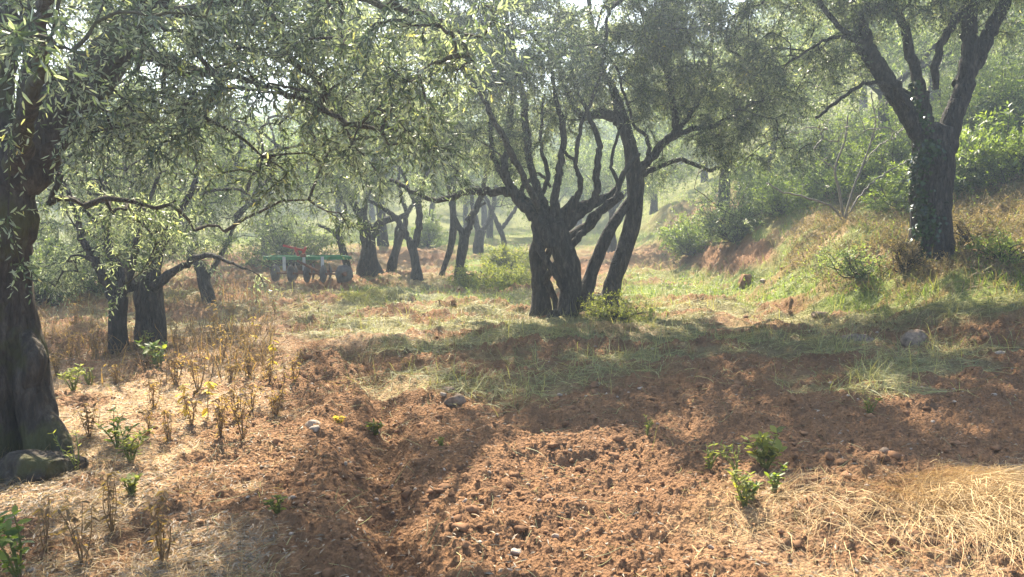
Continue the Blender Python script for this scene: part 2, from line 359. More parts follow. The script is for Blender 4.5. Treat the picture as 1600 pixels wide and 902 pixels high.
def leafy_twigs(o, d, L, droop, nleaf, lsize, ratio, shape, rg, twr=0.002):
    """o,d (n,3): twigs with paired narrow leaves; returns leaf arrays and twig arrays"""
    n = len(o); d = nrm(d)
    s = (np.arange(nleaf) + .6) / nleaf
    L = np.broadcast_to(L, n)
    pos = o[:, None] + d[:, None] * (s[None] * L[:, None])[..., None]
    pos[..., 2] -= droop * (s[None] ** 2) * L[:, None]
    tan = d[:, None] + np.array([0, 0, -1]) * (2 * droop * s)[None, :, None]; tan = nrm(tan)
    ref = nrm(rg.normal(size=(n, 3)))[:, None]
    u = nrm(np.cross(tan, ref)); w = np.cross(tan, u)
    ph = (np.arange(nleaf) % 2) * math.pi + (np.arange(nleaf) // 2 % 2) * math.pi / 2
    ph = ph[None] + rg.normal(0, .45, (n, nleaf))
    side = u * np.cos(ph)[..., None] + w * np.sin(ph)[..., None]
    op = rg.uniform(.5, 1.2, (n, nleaf))[..., None]
    ld = nrm(tan * .8 + side * op + np.array([0, 0, -.15])); nn = nrm(side * -.4 + tan * .8 + rg.normal(0, .5, (n, nleaf, 3)) + np.array([0, 0, .5]))
    sz = lsize * rg.uniform(.6, 1.15, (n, nleaf)) * (1 - .35 * s[None] ** 3)
    V, Fc, rn = leaves(pos.reshape(-1, 3), ld.reshape(-1, 3), nn.reshape(-1, 3), sz.ravel(), sz.ravel() * ratio, shape, rg)
    # shift each spray's tone together a little so that clumps read light and dark
    k = len(shape[0]) * nleaf
    rn = np.clip(rn * .6 + np.repeat(rg.random(n), k) * .4, 0, 1)
    # twig: 3-sided prism of 4 rings
    q = np.linspace(0, 1, 4); c = o[:, None] + d[:, None] * (q[None] * L[:, None])[..., None]; c[..., 2] -= droop * q[None] ** 2 * L[:, None]
    uu = u[:, :1]; ww = w[:, :1]
    th = np.array([0, 2.09, 4.19]); rr = twr * (1 - .7 * q)
    TV = c[:, :, None] + (uu[:, :, None] * np.cos(th)[None, None, :, None] + ww[:, :, None] * np.sin(th)[None, None, :, None]) * rr[None, :, None, None]
    a = np.array([[i * 3 + j, i * 3 + (j + 1) % 3, i * 3 + 3 + (j + 1) % 3, i * 3 + 3 + j] for i in range(3) for j in range(3)])
    TF = (a[None] + (np.arange(n) * 12)[:, None, None]).reshape(-1, 4)
    return (V, Fc, rn), (TV.reshape(-1, 3), TF)

# ------------------------------------------------------------------ sunlit ground patches; crown foliage is cut away to let the sun reach them
LIT = [(880, 830, 260, 110), (1080, 850, 250, 110), (1380, 850, 300, 85), (720, 870, 90, 60), (930, 730, 140, 45), (800, 750, 90, 50),
       (1560, 790, 100, 50), (180, 640, 150, 45), (330, 610, 130, 60), (400, 700, 60, 60), (60, 770, 80, 26, .9), (130, 870, 60, 25, .7),
       (300, 680, 90, 40, .8), (640, 596, 40, 18), (600, 522, 90, 12), (940, 512, 70, 12), (1180, 505, 60, 12, .8), (1240, 400, 90, 60), (1180, 470, 70, 50, .9),
       (690, 480, 80, 22, .8), (780, 430, 60, 30, .9), (1420, 465, 90, 14, .7), (800, 375, 700, 22, .8), (650, 405, 80, 14), (1560, 460, 50, 20, .7),
       (410, 520, 40, 30, .8), (1130, 400, 90, 25, .9), (840, 490, 30, 14, .8), (1560, 240, 120, 60, .7), (1010, 500, 50, 12, .7)]
DARK = [(900, 620, 420, 60), (1350, 640, 350, 70), (560, 700, 90, 90), (480, 830, 90, 70), (300, 800, 120, 40)]
def sunmask(p):
    q = p - S * ((p[:, 2] - hbase(p[:, 0], p[:, 1])) / S[2])[:, None]
    q = p - S * ((p[:, 2] - hbase(q[:, 0], q[:, 1])) / S[2])[:, None]
    px, py = proj(q[:, 0], q[:, 1], hbase(q[:, 0], q[:, 1]))
    j = fbm(q[:, 0] * 2.2, q[:, 1] * 2.2, seed=71, o=3)
    m = ell(px + j * 250 / np.maximum(q[:, 1], 2), py + j * 60 / np.maximum(q[:, 1], 2), LIT)
    m[q[:, 1] < 2.2] = 0
    return m

# ------------------------------------------------------------------ trees
TRF, LBF = 0.88, 0.72
def grow(limbs, crowns, ntarget, rg, carve=1.0):
    """limbs: polylines already placed. targets in crown ellipsoids join the nearest skeleton node."""
    nodes = np.concatenate([l[int(len(l) * .35):] for l in limbs]); own = np.full(len(nodes), -1)
    T = []
    tv = sum(c[3] * c[4] * c[5] for c in crowns)
    for c in crowns:
        k = int(ntarget * c[3] * c[4] * c[5] / tv) + 1
        g = nrm(rg.normal(size=(k, 3))) * (rg.random((k, 1)) ** .42)
        T.append(np.array(c[:3]) + g * np.array(c[3:6]))
    T = np.concatenate(T)
    if carve > 0:
        T = T[fbm(T[:, 0] * 1.1 + 7, T[:, 1] * 1.1, T[:, 2] * 1.3, o=2, seed=19) > -.16]
        m = sunmask(T); T = T[rg.random(len(T)) > m * carve]
    T = T[T[:, 2] > hbase(T[:, 0], T[:, 1]) + .7]
    d0 = np.min(np.linalg.norm(T[:, None] - nodes[None, ::3], axis=2), axis=1); T = T[np.argsort(d0)]
    br = []; par = []
    for t in T:
        dv = nodes - t; D = np.linalg.norm(dv, axis=1) + np.where(dv[:, 2] > 0, .25 * dv[:, 2], 0)
        k = int(np.argmin(D)); a = nodes[k]; L = np.linalg.norm(t - a)
        n = max(4, int(L / .16)); s = np.linspace(0, 1, n)[:, None]
        mid = (a + t) / 2 + rg.normal(0, .12, 3) * L + np.array([0, 0, .14 * L])
        pts = (1 - s) ** 2 * a + 2 * s * (1 - s) * mid + s ** 2 * t
        pts[1:-1] += rg.normal(0, .018, (n - 2, 3)) * min(L, 1.0)
        par.append(own[k]); br.append(pts)
        nodes = np.vstack([nodes, pts[1:]]); own = np.r_[own, np.full(n - 1, len(br) - 1)]
    cnt = np.ones(len(br))
    for i in range(len(br) - 1, -1, -1):
        if par[i] >= 0: cnt[par[i]] += cnt[i]
    return br, cnt, T
def make_tree(name, label, base, trunks, limbs, crowns, ntarget, seed, cat='tree', group=None, lm=None, bm=None, twigs=5, lsize=.06,
              ratio=.22, shape=DIAM, nleaf=10, tl=.36, droop=.45, carve=1.0, tr_sides=20, rough=.22, lbf=None):
    """trunks, limbs: lists of (points Nx3, radii)"""
    lm = lm or M_LEAF; bm = bm or M_BARKD
    rg = np.random.default_rng(seed)
    root = thing(name, base, label, cat, group)
    tb = Tubes()
    for k, (p, r) in enumerate(trunks):
        if len(p) > 2: p = np.vstack([p[:1] + [[0, 0, -.35]], p]); r = np.r_[r[0] * 1.1, r]
        n = max(14, int(np.linalg.norm(np.diff(p, axis=0), axis=1).sum() / .05)); n = min(n, 90)
        q = spline(p, n); rr = TRF * np.interp(np.linspace(0, len(p) - 1, n), np.arange(len(p)), r)
        tb.add(q, rr, tr_sides, rough, seed + k, lobes=.28)
    tb.build('trunk', bm, root, origin=base)
    LP = []
    for k, (p, r) in enumerate(limbs):
        n = max(10, int(np.linalg.norm(np.diff(p, axis=0), axis=1).sum() / .07)); n = min(n, 80)
        q = spline(p, n); q[1:] += rg.normal(0, .012, (n - 1, 3))
        rr = (lbf or LBF) * np.interp(np.linspace(0, len(p) - 1, n), np.arange(len(p)), r)
        lb = Tubes(); lb.add(q, rr, 12 if rr[0] > .05 else 8, rough * .8, seed + 20 + k, lobes=.15); lb.build('limb', bm, root, origin=base); LP.append(q)
    br, cnt, T = grow(LP or [spline(trunks[0][0], 20)], crowns, ntarget, rg, carve)
    bt = Tubes()
    for p, c in zip(br, cnt):
        r0 = .0045 * c ** .5 + .003; bt.add(p, np.linspace(r0, max(.0035, r0 * .45), len(p)), 5 if c > 3 else 4, 0, cap=False)
    # leafy twigs at the targets and along the outer halves of fine branches
    O = []; D = []
    for p, c in zip(br, cnt):
        k = twigs if c <= 2 else max(2, twigs // 2)
        idx = rg.integers(len(p) // 2, len(p), k); o = p[idx]
        t = nrm(p[-1:] - p[len(p) // 2:len(p) // 2 + 1])
        O.append(o); D.append(nrm(rg.normal(size=(k, 3)) + t * .7 + np.array([0, 0, -.1])))
    O = np.concatenate(O); D = np.concatenate(D)
    if carve > 0: k = rg.random(len(O)) > sst(sunmask(O + D * tl * .5), .25, .75) * .97; O, D = O[k], D[k]
    (V, Fc, rn), (TV, TF) = leafy_twigs(O, D, rg.uniform(.6, 1.25, len(O)) * tl, droop, nleaf, lsize, ratio, shape, rg)
    cr = mesh_obj('crown', V, Fc, lm, root, rnd=rn, origin=base)
    nb = sum(len(v) for v in bt.V)
    mesh_obj('twigs', np.concatenate(bt.V + [TV]), np.concatenate(bt.Q + [TF + nb]), bm, cr, origin=base, smooth=True)  # fine branches are joined into this mesh along with the leafy twigs
    return root
def thin(t, f): return [(p, r * f) for p, r in t]
def pl(Y, *pts):
    """pixel polyline with radius in pixels: (px,py,rpx[,dY]) -> world points, radii in metres"""
    P3 = []; rr = []
    for q in pts:
        y = Y + (q[3] if len(q) > 3 else 0); P3.append(P(q[0], q[1], y)); rr.append(q[2] / F * y)
    return np.array(P3), np.array(rr)
def E(px, py, Y, rx, ry, rz): return (*P(px, py, Y), rx, ry, rz)

# ------------------------------------------------------------------ ground sheet
def build_ground():
    ys = list(np.arange(-14, 2.4, .22)); y = 2.4
    while y < 260: ys.append(y); y *= (1.0036 if y < 10 else 1.006)
    ys = np.array(ys); t = np.linspace(-1.1, 1.1, 1150)
    wd = np.where(ys < 2.4, 2.4 + (2.4 - ys) * .5, ys) + .3
    X = t[None] * wd[:, None]; Y = np.repeat(ys[:, None], len(t), 1)
    Z = height(X, Y); s, h, g = zones(X, Y)
    V = np.stack([X, Y, Z], -1).reshape(-1, 3); nx = len(t)
    i = np.arange(len(ys) - 1)[:, None] * nx; j = np.arange(nx - 1)[None]
    q = np.stack([i + j, i + j + 1, i + nx + j + 1, i + nx + j], -1).reshape(-1, 4)
    z = np.stack([s, h, g, np.ones_like(s)], -1).reshape(-1, 4)
    o = mesh_obj('ground', V, q, M_GROUND, smooth=True, extra=z); tag(o, kind='structure')
build_ground()
# haze box round everything; also stands in for lens glare toward the sun
def build_haze():
    x0, x1, y0, y1, z0, z1 = -320, 320, -30, 270, -25, 46
    V = [(x, y, z) for x in (x0, x1) for y in (y0, y1) for z in (z0, z1)]
    Fq = np.array([[0, 1, 3, 2], [4, 6, 7, 5], [0, 4, 5, 1], [2, 3, 7, 6], [0, 2, 6, 4], [1, 5, 7, 3]])
    m = bpy.data.materials.new('haze'); m.use_nodes = True; nt = m.node_tree; nt.nodes.remove(nt.nodes['Principled BSDF'])
    v = nd(nt, 'ShaderNodeVolumePrincipled'); v.inputs['Color'].default_value = (0.66, 0.81, 1.0, 1); v.inputs['Density'].default_value = HAZE_D
    v.inputs['Anisotropy'].default_value = 0.6
    nt.links.new(v.outputs[0], nt.nodes['Material Output'].inputs['Volume'])
    o = mesh_obj('haze', V, Fq, m); tag(o, kind='stuff')
build_haze()

# ------------------------------------------------------------------ the big trees
def base_at(px, py): return hit(px, py)
# near left olive
b1 = base_at(10, 705); Y1 = b1[1]
tr = [pl(Y1, (0, 730, 92), (2, 690, 78), (6, 640, 64), (4, 560, 66), (0, 480, 58), (-2, 400, 52), (2, 330, 50), (8, 270, 34)),
      pl(Y1, (75, 712, 34, -.15), (62, 660, 34, -.1), (48, 600, 32, -.05), (40, 540, 30), (28, 470, 26), (20, 400, 22)),
      pl(Y1, (100, 706, 14, -.2), (84, 680, 20, -.15), (58, 650, 24, -.1), (30, 620, 24)),
      pl(Y1, (44, 625, 12, -.12), (50, 590, 17, -.14), (54, 562, 19, -.14), (46, 535, 13, -.1), (36, 505, 8, 0)),
      pl(Y1, (-70, 730, 40, -.1), (-50, 660, 34), (-30, 560, 36))]
lb = [pl(Y1, (6, 400, 38), (15, 310, 42), (45, 245, 42), (85, 190, 40), (130, 135, 36), (172, 92, 32), (205, 50, 26, -.1), (240, 0, 22, -.2), (290, -70, 17, -.3), (350, -150, 10, -.6)),
      pl(Y1, (0, 390, 24), (-4, 300, 26), (3, 220, 24), (0, 150, 22), (10, 80, 18), (14, 0, 15), (0, -100, 10)),
      pl(Y1, (30, 260, 16), (38, 180, 14), (50, 90, 12), (40, 10, 10), (50, -80, 7)),
      pl(Y1, (172, 100, 12), (178, 55, 12), (165, 10, 12), (150, -60, 9)),
      pl(Y1, (90, 195, 10), (105, 205, 10), (130, 207, 8), (160, 192, 5), (200, 185, 3)),
      pl(Y1, (205, 70, 10), (260, 95, 7, -.2), (330, 112, 6, -.5), (400, 130, 5, -.7), (480, 160, 4, -.9), (560, 200, 3, -1)),
      pl(Y1, (230, 20, 10), (330, 10, 9, -.4), (450, -10, 7, -.7), (590, 0, 5, -1), (700, 40, 4, -1.2), (740, 90, 3, -1.3)),
      pl(Y1, (-5, 360, 28), (-30, 270, 24), (-90, 180, 18), (-180, 80, 12), (-260, 0, 8)),
      pl(Y1, (20, 260, 16, -.3), (60, 120, 10, -1.3), (80, -30, 8, -2.3), (200, -90, 6, -2.6))]
cr = [E(90, 60, 6.3, 1.3, .5, .8), E(40, 60, 2.9, .30, .3, .22), E(300, 60, 4.4, 1.0, .7, .7), E(540, 70, 4.2, .9, .6, .6), E(340, 220, 5.2, .7, .6, .55), E(200, 250, 6.2, .9, .6, .6),
      E(690, 60, 4.2, .5, .5, .55), E(500, 190, 5.0, .6, .6, .4), E(25, 320, 4.5, .18, .3, .45), E(620, 200, 5.4, .6, .6, .4), E(150, -190, 5.6, 1.8, .9, .8), E(-160, 50, 6.2, 1.2, .6, 1), E(420, 150, 4.8, 1.0, .7, .6), E(260, 370, 6.7, .6, .6, .5), E(330, 10, 7.0, 1.2, .7, .5), E(450, -90, 6.9, 1.1, .8, .5), E(370, -60, 7.7, 1.4, .6, .5), E(180, -60, 6.8, .9, .7, .5), E(570, 280, 6.5, .6, .5, .5)]  # high clumps set farther back are added to shade the lower-left ground
make_tree('olive_tree', 'thick gnarled olive nearest the camera at the left edge, boughs hanging across the top', b1, tr, lb, cr, 1300, 101, bm=M_BARK,
          twigs=10, lsize=.056, ratio=.24, shape=LANCE, nleaf=13, tl=.30, carve=.95, lbf=1.0, tr_sides=40, rough=.22, droop=.35)

# second olive on the left: old hollow stool
b2 = base_at(205, 548); Y2 = b2[1]
tr = [pl(Y2, (186, 560, 22, -.1), (184, 510, 15, -.1), (185, 465, 15, -.1)), pl(Y2, (232, 558, 32, .4), (234, 510, 25, .4), (232, 465, 24, .4), (238, 425, 14, .4))]
lb = [pl(Y2, (184, 475, 17), (165, 440, 11), (145, 405, 9), (130, 375, 8), (120, 330, 6), (90, 270, 4)), pl(Y2, (186, 475, 14), (198, 435, 10), (212, 395, 8), (222, 340, 6), (250, 270, 4)),
      pl(Y2, (200, 450, 18, .2), (180, 410, 14, .3), (165, 360, 9, .4), (160, 280, 6, .5)), pl(Y2, (232, 440, 18, .3), (245, 400, 14, .4), (270, 350, 9, .5), (310, 280, 6, .6)),
      pl(Y2, (240, 450, 12, .3), (280, 420, 8, .2), (330, 400, 5, 0), (380, 420, 3, -.3))]
cr = [E(110, 290, Y2 + .8, 1.2, .8, .8), E(300, 290, Y2 + .9, 1.2, .8, .8), E(320, 370, Y2 + 1.2, .8, .6, .45), E(120, 370, Y2 + 1.4, .8, .6, .5), E(200, 220, Y2 + .5, 1.8, 1.2, 1.0), E(370, 430, Y2, .55, .6, .45), E(90, 440, Y2 + .5, .5, .6, .5), E(340, 130, Y2 + .7, 2, 1.3, 1)]
make_tree('olive_tree', 'low old olive with hollow dark stool and forked grey stems behind the dry weeds', b2, tr, lb, cr, 760, 102, bm=M_BARKD,
          twigs=12, lsize=.068, ratio=.25, nleaf=11, tl=.32, carve=.8, tr_sides=26, rough=.22)

# centre olive: many-stemmed
b3 = base_at(882, 497); Y3 = b3[1]
tr = [pl(Y3, (876, 510, 27), (886, 485, 17), (892, 450, 16), (888, 410, 17), (876, 375, 18), (868, 350, 17)),
      pl(Y3, (846, 468, 16, .5), (842, 430, 12, .5), (838, 395, 13, .5), (850, 365, 16, .4), (862, 345, 15, .2)),
      pl(Y3, (868, 470, 6, .3), (850, 425, 6, .4), (862, 385, 7, .2), (885, 345, 7, .1))]
lb = [pl(Y3, (860, 385, 15, -.1), (845, 350, 13, -.1), (820, 325, 11, -.1), (795, 300, 10, 0), (765, 300, 8, .2), (730, 300, 7, .3), (690, 313, 6, .5), (655, 305, 5, .6), (610, 280, 3.5, .8)),
      pl(Y3, (858, 350, 15), (835, 325, 12), (800, 295, 10), (788, 262, 8), (795, 200, 7, .3), (800, 120, 6, .5), (790, 20, 5, .8), (780, -60, 4, 1)),
      pl(Y3, (858, 345, 12, .3), (842, 300, 10, .3), (828, 255, 8, .3), (822, 200, 7, .2), (815, 130, 6), (800, 60, 4)),
      pl(Y3, (868, 345, 14), (868, 300, 8, -.1), (875, 262, 7, -.1), (880, 210, 6, -.2), (868, 150, 5, -.2), (858, 90, 4)),
      pl(Y3, (870, 350, 14), (890, 325, 10, .2), (925, 318, 9, .3), (958, 300, 8, .4), (975, 270, 6, .4), (1000, 240, 5, .5)),
      pl(Y3, (878, 360, 12), (905, 335, 10), (930, 310, 8), (932, 270, 7), (935, 225, 6), (920, 180, 5), (900, 130, 4), (890, 40, 3.5)),
      pl(Y3, (868, 345, 12, .2), (852, 325, 9, .2), (838, 330, 7, .1), (815, 300, 6, .3), (840, 272, 4, .5), (862, 290, 3.5, .6)),
      pl(Y3, (885, 350, 10), (905, 300, 5, -.2), (900, 250, 4.5, -.3), (910, 190, 4, -.3), (940, 110, 3.5, -.3), (950, 20, 3)),
      pl(Y3, (878, 380, 14, .2), (920, 352, 11, .3), (950, 322, 9, .3), (972, 305, 8, .3)),
      pl(Y3, (890, 470, 8, -.1), (862, 420, 8, -.15), (840, 380, 7, -.1), (835, 330, 6, 0), (855, 280, 5, .1), (845, 220, 4, .2), (850, 150, 3, .2)),
      pl(Y3, (850, 440, 8, .3), (880, 400, 8, .1), (910, 365, 7, 0), (928, 335, 6, .1), (965, 300, 5, .3), (955, 250, 4, .4), (975, 190, 3, .5)),
      pl(Y3, (862, 345, 8), (905, 300, 5, .2), (898, 255, 4, .2), (880, 230, 3.5, .3), (885, 170, 3, .3)),
      pl(Y3, (845, 330, 8, -.2), (800, 240, 7, -.9), (740, 130, 6, -1.9), (660, 20, 5, -3.0), (600, -80, 4, -4.0), (560, -220, 3, -5.2)),  # limb added to carry the overhead shading foliage toward the camera
      pl(Y3, (790, 285, 6, .1), (770, 240, 5, .2), (765, 170, 4, .3), (740, 100, 3.5, .4), (730, 20, 3, .6))]
cr = [E(790, 130, Y3 + .3, 1.8, 1.4, 1.3), E(690, 230, Y3 + .5, 1.4, 1.2, .8), E(860, 20, Y3 + .3, 2.2, 1.6, 1.2), E(830, 90, Y3 - 1.5, 1.5, 1.2, .9), E(700, 60, Y3 + .3, 1.6, 1.3, 1.1), E(860, -150, Y3 - .8, 3, 2.3, 1.2), E(760, -40, Y3 + .5, 2.2, 1.6, 1.1), E(600, 110, Y3 + .4, 1.3, 1.1, .9), E(820, 200, Y3 + 1.0, 1.5, 1.0, .8), E(640, 0, 9.2, 1.4, 1.2, .6), E(560, -140, 7.8, 1.7, 1.2, .7), E(470, -300, 6.8, 1.7, 1.2, .6), E(700, -200, 9, 1.8, 1.3, .8)]  # last clumps, high overhead, are added to shade the left foreground
make_tree('olive_tree', 'many-stemmed olive on a dark twisted trunk in the middle of the grove', b3, tr, lb, cr, 1700, 103, bm=M_BARKD,
          twigs=20, lsize=.080, ratio=.28, nleaf=10, tl=.32, carve=.93, tr_sides=26, rough=.25)
# leaning olive right of it
b4 = base_at(948, 455); Y4 = b3[1] + .9
b4 = np.array([P(948, 462, Y4)[0], Y4, 0.0]); b4[2] = hbase(b4[0:1], b4[1:2])[0]
tr = [pl(Y4, (952, 475, 18), (962, 430, 13), (977, 385, 13), (990, 335, 14), (992, 290, 14), (988, 250, 13), (978, 205, 12), (966, 182, 8)),
      pl(Y4, (912, 474, 15, -.3), (922, 435, 11, -.3), (938, 395, 11, -.3), (958, 352, 10, -.2), (978, 322, 8), (990, 305, 6)),
      pl(Y4, (905, 476, 8), (922, 468, 9), (940, 466, 8), (960, 474, 6))]
lb = [pl(Y4, (984, 225, 13), (968, 190, 13), (935, 178, 10), (905, 178, 8, -.1), (885, 140, 7, -.2), (870, 100, 6, -.2), (845, 70, 5, -.2), (820, 40, 4, -.2)),
      pl(Y4, (984, 230, 13), (972, 190, 13), (958, 140, 9), (940, 105, 7), (925, 50, 6), (918, -20, 5), (905, -80, 4)),
      pl(Y4, (992, 285, 12), (1010, 255, 10), (1035, 225, 9), (1055, 205, 8), (1050, 160, 7), (1040, 110, 7), (1028, 60, 6), (1005, 20, 6), (970, -20, 5), (940, -80, 4)),
      pl(Y4, (1040, 222, 8), (1075, 205, 6), (1120, 195, 5, -.2), (1160, 170, 4, -.4), (1210, 150, 3, -.5)),
      pl(Y4, (1060, 205, 6), (1095, 150, 5, .2), (1110, 90, 5, .3), (1115, 20, 4, .3), (1120, -60, 3, .3)),
      pl(Y4, (1000, 275, 6), (1060, 250, 5, .4), (1110, 265, 4, .6), (1150, 250, 3, .6)),
      pl(Y4, (1015, 250, 6, -.2), (1010, 215, 4, -.2), (990, 190, 3.5, -.3), (960, 100, 3, -.4))]
cr = [E(1080, 120, Y4, 1.8, 1.4, 1.2), E(1170, 210, Y4, 1.3, 1.1, .7), E(1000, 40, Y4, 1.6, 1.5, .9), E(1150, 30, Y4 - .5, 2.1, 1.7, 1.0), E(1060, -150, Y4 - 1, 3.2, 2.4, 1.2), E(1090, 250, Y4 + .3, .9, .8, .5), E(1010, 150, Y4 + .6, 1.3, 1.1, .8), E(1220, 110, Y4 + .3, 1.5, 1.2, .9), E(1160, 300, Y4 + .5, .9, .7, .6)]
make_tree('olive_tree', 'slender olive leaning right beside the many-stemmed one, long bare fork against the haze', b4, tr, lb, cr, 1650, 104, bm=M_BARKD,
          twigs=20, lsize=.080, ratio=.28, nleaf=10, tl=.32, carve=.93, tr_sides=20, rough=.16)
# right tree on the bank
b5 = base_at(1455, 402); Y5 = b5[1]
tr = [pl(Y5, (1452, 425, 42), (1453, 395, 34), (1456, 350, 31), (1456, 300, 31), (1458, 255, 32), (1460, 220, 33), (1462, 200, 28))]
lb = [pl(Y5, (1452, 235, 24), (1432, 200, 19), (1405, 158, 18), (1378, 115, 18), (1355, 75, 17), (1342, 20, 14), (1330, -50, 11), (1300, -130, 8)),
      pl(Y5, (1452, 215, 15, .1), (1445, 170, 14, .1), (1436, 130, 11, .1), (1424, 90, 10, .1), (1412, 40, 9, .1), (1385, -10, 8), (1350, -70, 6)),
      pl(Y5, (1474, 235, 26), (1490, 180, 22), (1505, 140, 19), (1514, 90, 16), (1516, 40, 14), (1520, -40, 11), (1530, -120, 8)),
      pl(Y5, (1500, 135, 18, .05), (1528, 90, 16, .1), (1550, 45, 14, .1), (1575, -10, 12, .1), (1610, -80, 9)),
      pl(Y5, (1462, 140, 6, -.1), (1462, 100, 8, -.1), (1475, 60, 8, -.1), (1498, 25, 8), (1530, -20, 7)),
      pl(Y5, (1422, 170, 6, -.2), (1395, 135, 5, -.3), (1350, 132, 4, -.4), (1310, 158, 3.5, -.5), (1275, 185, 3, -.6)),
      pl(Y5, (1355, 70, 8), (1320, 50, 6), (1290, 15, 5), (1260, -30, 4)),
      pl(Y5, (1352, 70, 5, -.1), (1320, 58, 4, -.2), (1280, 68, 3, -.3), (1230, 100, 2.5, -.4)),
      pl(Y5, (1450, 145, 5, .1), (1420, 145, 4, 0), (1395, 130, 3, 0))]
cr = [E(1290, 20, Y5, 1.5, 1.3, .9), E(1420, -40, Y5 + .3, 2, 1.7, .8), E(1570, -40, Y5, 1.6, 1.4, .9), E(1250, 110, Y5 - .3, .9, .8, .5), E(1420, -220, Y5 - .5, 3.2, 2.6, 1.3), E(1330, -200, Y5 - 2.5, 2.6, 1.5, 1.0)]
make_tree('ivy_clad_tree', 'tall dark forked tree on the bank at the right, ivy up its trunk', b5, tr, lb, cr, 1500, 105, bm=M_BARKD,
          twigs=20, lsize=.080, ratio=.30, nleaf=10, tl=.32, carve=.9, tr_sides=30, rough=.12)

# ------------------------------------------------------------------ middle distance olives
def mid_tree(px, py, Y, label, trunks, limbs, crowns, n, seed, **kw):
    b = P(px, py, Y); b[2] = hbase(b[0:1], b[1:2])[0]
    return make_tree('olive_tree', label, b, [pl(Y, *t) for t in trunks], [pl(Y, *l) for l in limbs], [E(*c) for c in crowns], n, seed,
                     lm=M_LEAFF, bm=M_BARKD, twigs=16, lsize=.08, ratio=.3, nleaf=9, tl=.42, carve=.75, tr_sides=16, rough=.2, **kw)
mid_tree(575, 427, 21, 'stout olive with a swollen base, second trunk right of the green disc harrow',
         [[(577, 430, 24), (576, 412, 19), (576, 390, 14), (574, 365, 13), (566, 345, 11)]],
         [[(572, 355, 11), (560, 330, 10), (548, 310, 7), (530, 270, 5)], [(582, 372, 10), (592, 350, 8), (612, 342, 8, .2), (632, 336, 5, .3), (660, 300, 4, .3)], [(566, 345, 7), (575, 300, 5), (590, 240, 4)]],
         [(540, 260, 21, 2.2, 1.6, 1.0), (620, 230, 21.4, 1.8, 1.5, 1.1), (560, 180, 21, 2.5, 2, 1.1), (520, 70, 20, 2.8, 2, 1.5), (650, 60, 20, 2.6, 2, 1.5)], 420, 201)
mid_tree(544, 430, 20, 'thin crooked olive trunk just behind the disc at the harrow end',
         [[(545, 432, 7), (540, 405, 6), (533, 380, 5.5), (528, 362, 5)]], [[(530, 370, 5), (515, 360, 4), (498, 352, 3)], [(529, 366, 4), (540, 330, 3.5), (525, 290, 3)]],
         [(470, 300, 20, 1.6, 1.2, .8), (500, 250, 20, 2.0, 1.6, 1.0), (430, 280, 20, 1.8, 1.4, 1.0)], 200, 202)
mid_tree(611, 424, 21.5, 'slim olive leaning right with forked stem, between the stout trunk and the Y-shaped trunk',
         [[(611, 424, 9), (616, 400, 7), (622, 378, 7), (632, 355, 6)]], [[(632, 358, 6), (634, 330, 5), (625, 300, 4), (622, 260, 3)], [(618, 390, 4), (620, 360, 3.5), (624, 340, 3)]],
         [(620, 270, 21.5, 1.4, 1.2, .8), (640, 190, 21.5, 2.0, 1.6, 1.1)], 150, 203)
mid_tree(651, 436, 19.5, 'Y-shaped olive with a long branch reaching left, dark leafy sucker at its foot',
         [[(652, 440, 13), (650, 415, 8), (645, 390, 8), (643, 376, 9)]],
         [[(648, 385, 8), (654, 355, 8), (655, 325, 7), (652, 300, 6), (662, 285, 5), (675, 250, 4)], [(642, 380, 7), (628, 355, 6), (608, 332, 5), (585, 318, 4), (570, 308, 3)], [(655, 330, 5), (640, 300, 4), (625, 260, 3)]],
         [(640, 250, 19.5, 1.6, 1.4, .9), (690, 210, 19.5, 1.6, 1.3, .9), (590, 290, 19.5, .8, .8, .5), (650, 160, 19.5, 2, 1.6, 1)], 230, 204)
mid_tree(692, 428, 20.5, 'pale straight olive trunk leaning right, left of the pair in the centre',
         [[(691, 428, 6), (700, 400, 6), (707, 370, 6), (708, 340, 5.5), (706, 300, 5)]], [[(707, 320, 5), (700, 290, 4), (690, 250, 3)], [(707, 310, 4), (715, 270, 3.5), (720, 220, 3)]],
         [(700, 240, 20.5, 1.4, 1.2, .8), (710, 170, 20.5, 1.8, 1.6, 1)], 130, 205)
mid_tree(717, 434, 19.5, 'dark olive trunk dividing into wide arms, right of the pale leaning trunk',
         [[(717, 438, 10), (719, 415, 8), (723, 390, 9), (726, 365, 9)]],
         [[(727, 370, 8), (738, 340, 7), (750, 310, 6), (758, 280, 4), (765, 230, 3)], [(724, 368, 7), (712, 345, 6), (706, 310, 5), (710, 270, 4)], [(728, 345, 4), (745, 325, 4), (758, 318, 3)]],
         [(740, 240, 19.5, 1.5, 1.3, .9), (750, 180, 19.5, 1.8, 1.5, 1)], 170, 206)
mid_tree(325, 487, 15, 'short dark olive stump almost hidden by leaves on the left, behind the weeds',
         [[(325, 490, 13), (324, 465, 11), (318, 440, 9), (310, 410, 7)]], [[(315, 430, 7), (295, 390, 5), (280, 340, 4)], [(320, 440, 6), (345, 400, 5), (370, 340, 4)]],
         [(290, 340, 15, 1.7, 1.3, 1.1), (360, 290, 15, 1.0, 1.0, .7), (340, 230, 15, 2.2, 1.8, 1.2), (230, 90, 14, 2.2, 1.6, 1.2), (430, 60, 15, 2.3, 1.6, 1.3), (230, 385, 16, 1.5, 1.1, .7), (60, 390, 16.5, 1.1, 1, .8), (320, 380, 17, .8, .9, .6), (120, 350, 15.5, 1.7, 1.3, 1.2), (430, 190, 15, 1.6, 1.4, 1.1)], 950, 207)
